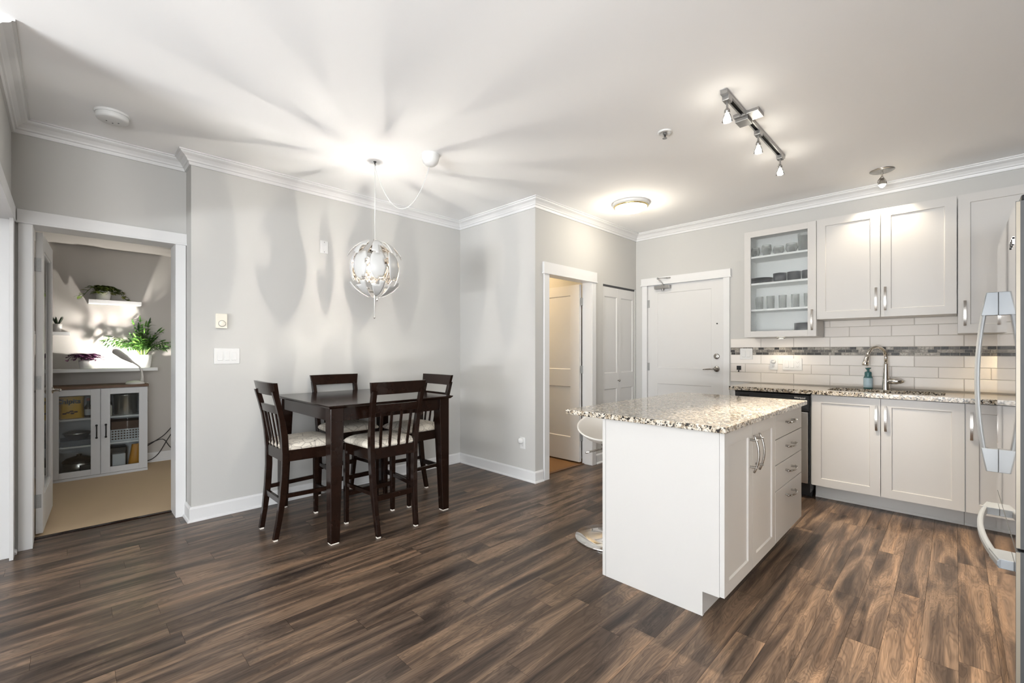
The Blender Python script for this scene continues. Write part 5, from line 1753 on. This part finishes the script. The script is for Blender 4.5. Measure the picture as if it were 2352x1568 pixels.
# spiky succulent
t = pot('potted_succulent', -0.056, 6.42, 1.4645, 0.028, 0.036, 0.080, 'dark spiky succulent in a white pot on the shelf behind the glazed door')
rng = random.Random(2)
mb = MB()
for k in range(22):
    a = rng.uniform(0, 2 * PI); el = rng.uniform(0.1, 1.2)
    leaf(mb, (-0.056, 6.42, 1.535), (math.cos(a) * el, math.sin(a) * el * 0.7, 1), (math.cos(a), math.sin(a), 0.3), rng.uniform(0.06, 0.10), 0.0065, 0.3 * el, 5)
mb.build('foliage', LEAFD, t)

# desk lamp
t = thing('desk_lamp', 'grey-white gooseneck desk lamp on the low cabinet, lighting the wall', 'desk lamp', (0.545, 6.18, 0.9225))
MB().lathe([(0.078, 0.0005), (0.080, 0.010), (0.066, 0.024), (0.03, 0.034), (0.001, 0.036)], c=(0.525, 6.185, 0.9225), n=32).build('base', LAMPW, t)
neck = [(0.580, 6.18, 0.945), (0.583, 6.18, 1.0), (0.578, 6.18, 1.06), (0.560, 6.18, 1.105), (0.530, 6.179, 1.135), (0.495, 6.178, 1.160)]
MB().tube(neck, [0.018, 0.012, 0.009, 0.0085, 0.0085, 0.009], 12).build('neck', LAMPW, t)
# flat paddle head, lit face towards the wall
hd0 = Vector((0.505, 6.178, 1.152)); hd1 = Vector((0.348, 6.165, 1.286))
ax = (hd1 - hd0); Lh = ax.length; ax.normalize()
nrm = Vector((0.3, 0.75, 0.6)); nrm = (nrm - ax * nrm.dot(ax)).normalized()
wd = ax.cross(nrm).normalized()
rows = []; face = []
for i in range(15):
    f = i / 14
    w = 0.012 + 0.024 * min(1, f / 0.45) if f < 0.85 else 0.036 * math.sqrt(max(0.02, 1 - ((f - 0.85) / 0.15) ** 2))
    c_ = hd0 + ax * (Lh * f)
    th = 0.008
    rows.append([tuple(c_ + wd * w - nrm * th * 0.3), tuple(c_ + wd * w * 0.7 - nrm * th), tuple(c_ - wd * w * 0.7 - nrm * th), tuple(c_ - wd * w - nrm * th * 0.3), tuple(c_ - wd * w + nrm * th * 0.5), tuple(c_ + wd * w + nrm * th * 0.5)])
    if 2 < i < 13:
        face.append([tuple(c_ - wd * w * 0.75 + nrm * (th * 0.5 + 0.001)), tuple(c_ + wd * w * 0.75 + nrm * (th * 0.5 + 0.001))])
mb = MB().grid(rows, closed=True); mb.add(rows[0], [tuple(range(6))]); mb.add(rows[-1], [tuple(range(5, -1, -1))])
hdo = mb.build('lamp_head', LAMPW, t)
MB().grid(face, smooth=False).build('led_panel', LEDP, hdo)
pc = hd0 + ax * (Lh * 0.6) + nrm * 0.022
lamp('desk_light', 'AREA', tuple(pc), 8, (1.0, 0.95, 0.88), Vector((0.12, 0.72, 0.66)).to_track_quat('-Z', 'Z').to_euler(), parent=t, shape='DISK', size=0.05)
MB().tube([(0.60, 6.22, 0.93), (0.64, 6.24, 0.926), (0.652, 6.30, 0.90), (0.655, 6.44, 0.80), (0.66, 6.48, 0.70)], 0.0022, 6).build('cord', LAMPW, t)

# power cables
def smooth(pts, n=6):
    P = [Vector(p) for p in pts]
    P = [P[0] * 2 - P[1]] + P + [P[-1] * 2 - P[-2]]
    out = []
    for i in range(1, len(P) - 2):
        for k in range(n):
            u = k / n
            out.append(0.5 * (2 * P[i] + (P[i + 1] - P[i - 1]) * u + (2 * P[i - 1] - 5 * P[i] + 4 * P[i + 1] - P[i + 2]) * u * u + (3 * P[i] - P[i - 1] - 3 * P[i + 1] + P[i + 2]) * u ** 3))
    out.append(P[-2])
    return out


mb = MB().tube(smooth([(0.97, 6.46, 0.50), (0.892, 6.45, 0.415), (0.80, 6.45, 0.305), (0.70, 6.45, 0.235), (0.645, 6.46, 0.19), (0.633, 6.48, 0.12)]), 0.0045, 8)
tag(mb.build('power_cable', CABLE), 'black cable looping down the wall right of the low cabinet, upper strand', 'cable')
mb = MB().tube(smooth([(0.97, 6.47, 0.43), (0.892, 6.46, 0.343), (0.83, 6.46, 0.24), (0.76, 6.46, 0.11), (0.70, 6.46, 0.05), (0.645, 6.47, 0.03)]), 0.0045, 8)
tag(mb.build('power_cable', CABLE), 'black cable dropping to the carpet right of the low cabinet, lower strand', 'cable')
mb = MB().tube(smooth([(0.645, 6.475, 0.21), (0.72, 6.468, 0.245), (0.80, 6.468, 0.254), (0.86, 6.47, 0.16), (0.93, 6.47, 0.09)]), 0.0038, 8)
tag(mb.build('power_cable', CABLE), 'thin black cable crossing behind the other two by the low cabinet', 'cable')

# light in the small room: flush lamp out of view
t = thing('ceiling_light', 'small ceiling light inside the room behind the half-open door', 'ceiling light', (3.72, 4.2, 2.36))
MB().lathe([(0.12, 0), (0.12, -0.02), (0.09, -0.05), (0.001, -0.06)], c=(3.72, 4.2, 2.3995), n=28).build('shade', DIFF, t)
lamp('small_room_light', 'POINT', (3.72, 4.2, 2.27), 24, (1.0, 0.70, 0.36), parent=t, shadow_soft_size=0.1)

# added fill light brightening the carpeted room from the right
lamp('carpet_room_fill', 'AREA', (1.50, 5.3, 1.45), 5, (1.0, 0.97, 0.92), (0, R(90), 0), shape='RECTANGLE', size=1.5, size_y=1.4)
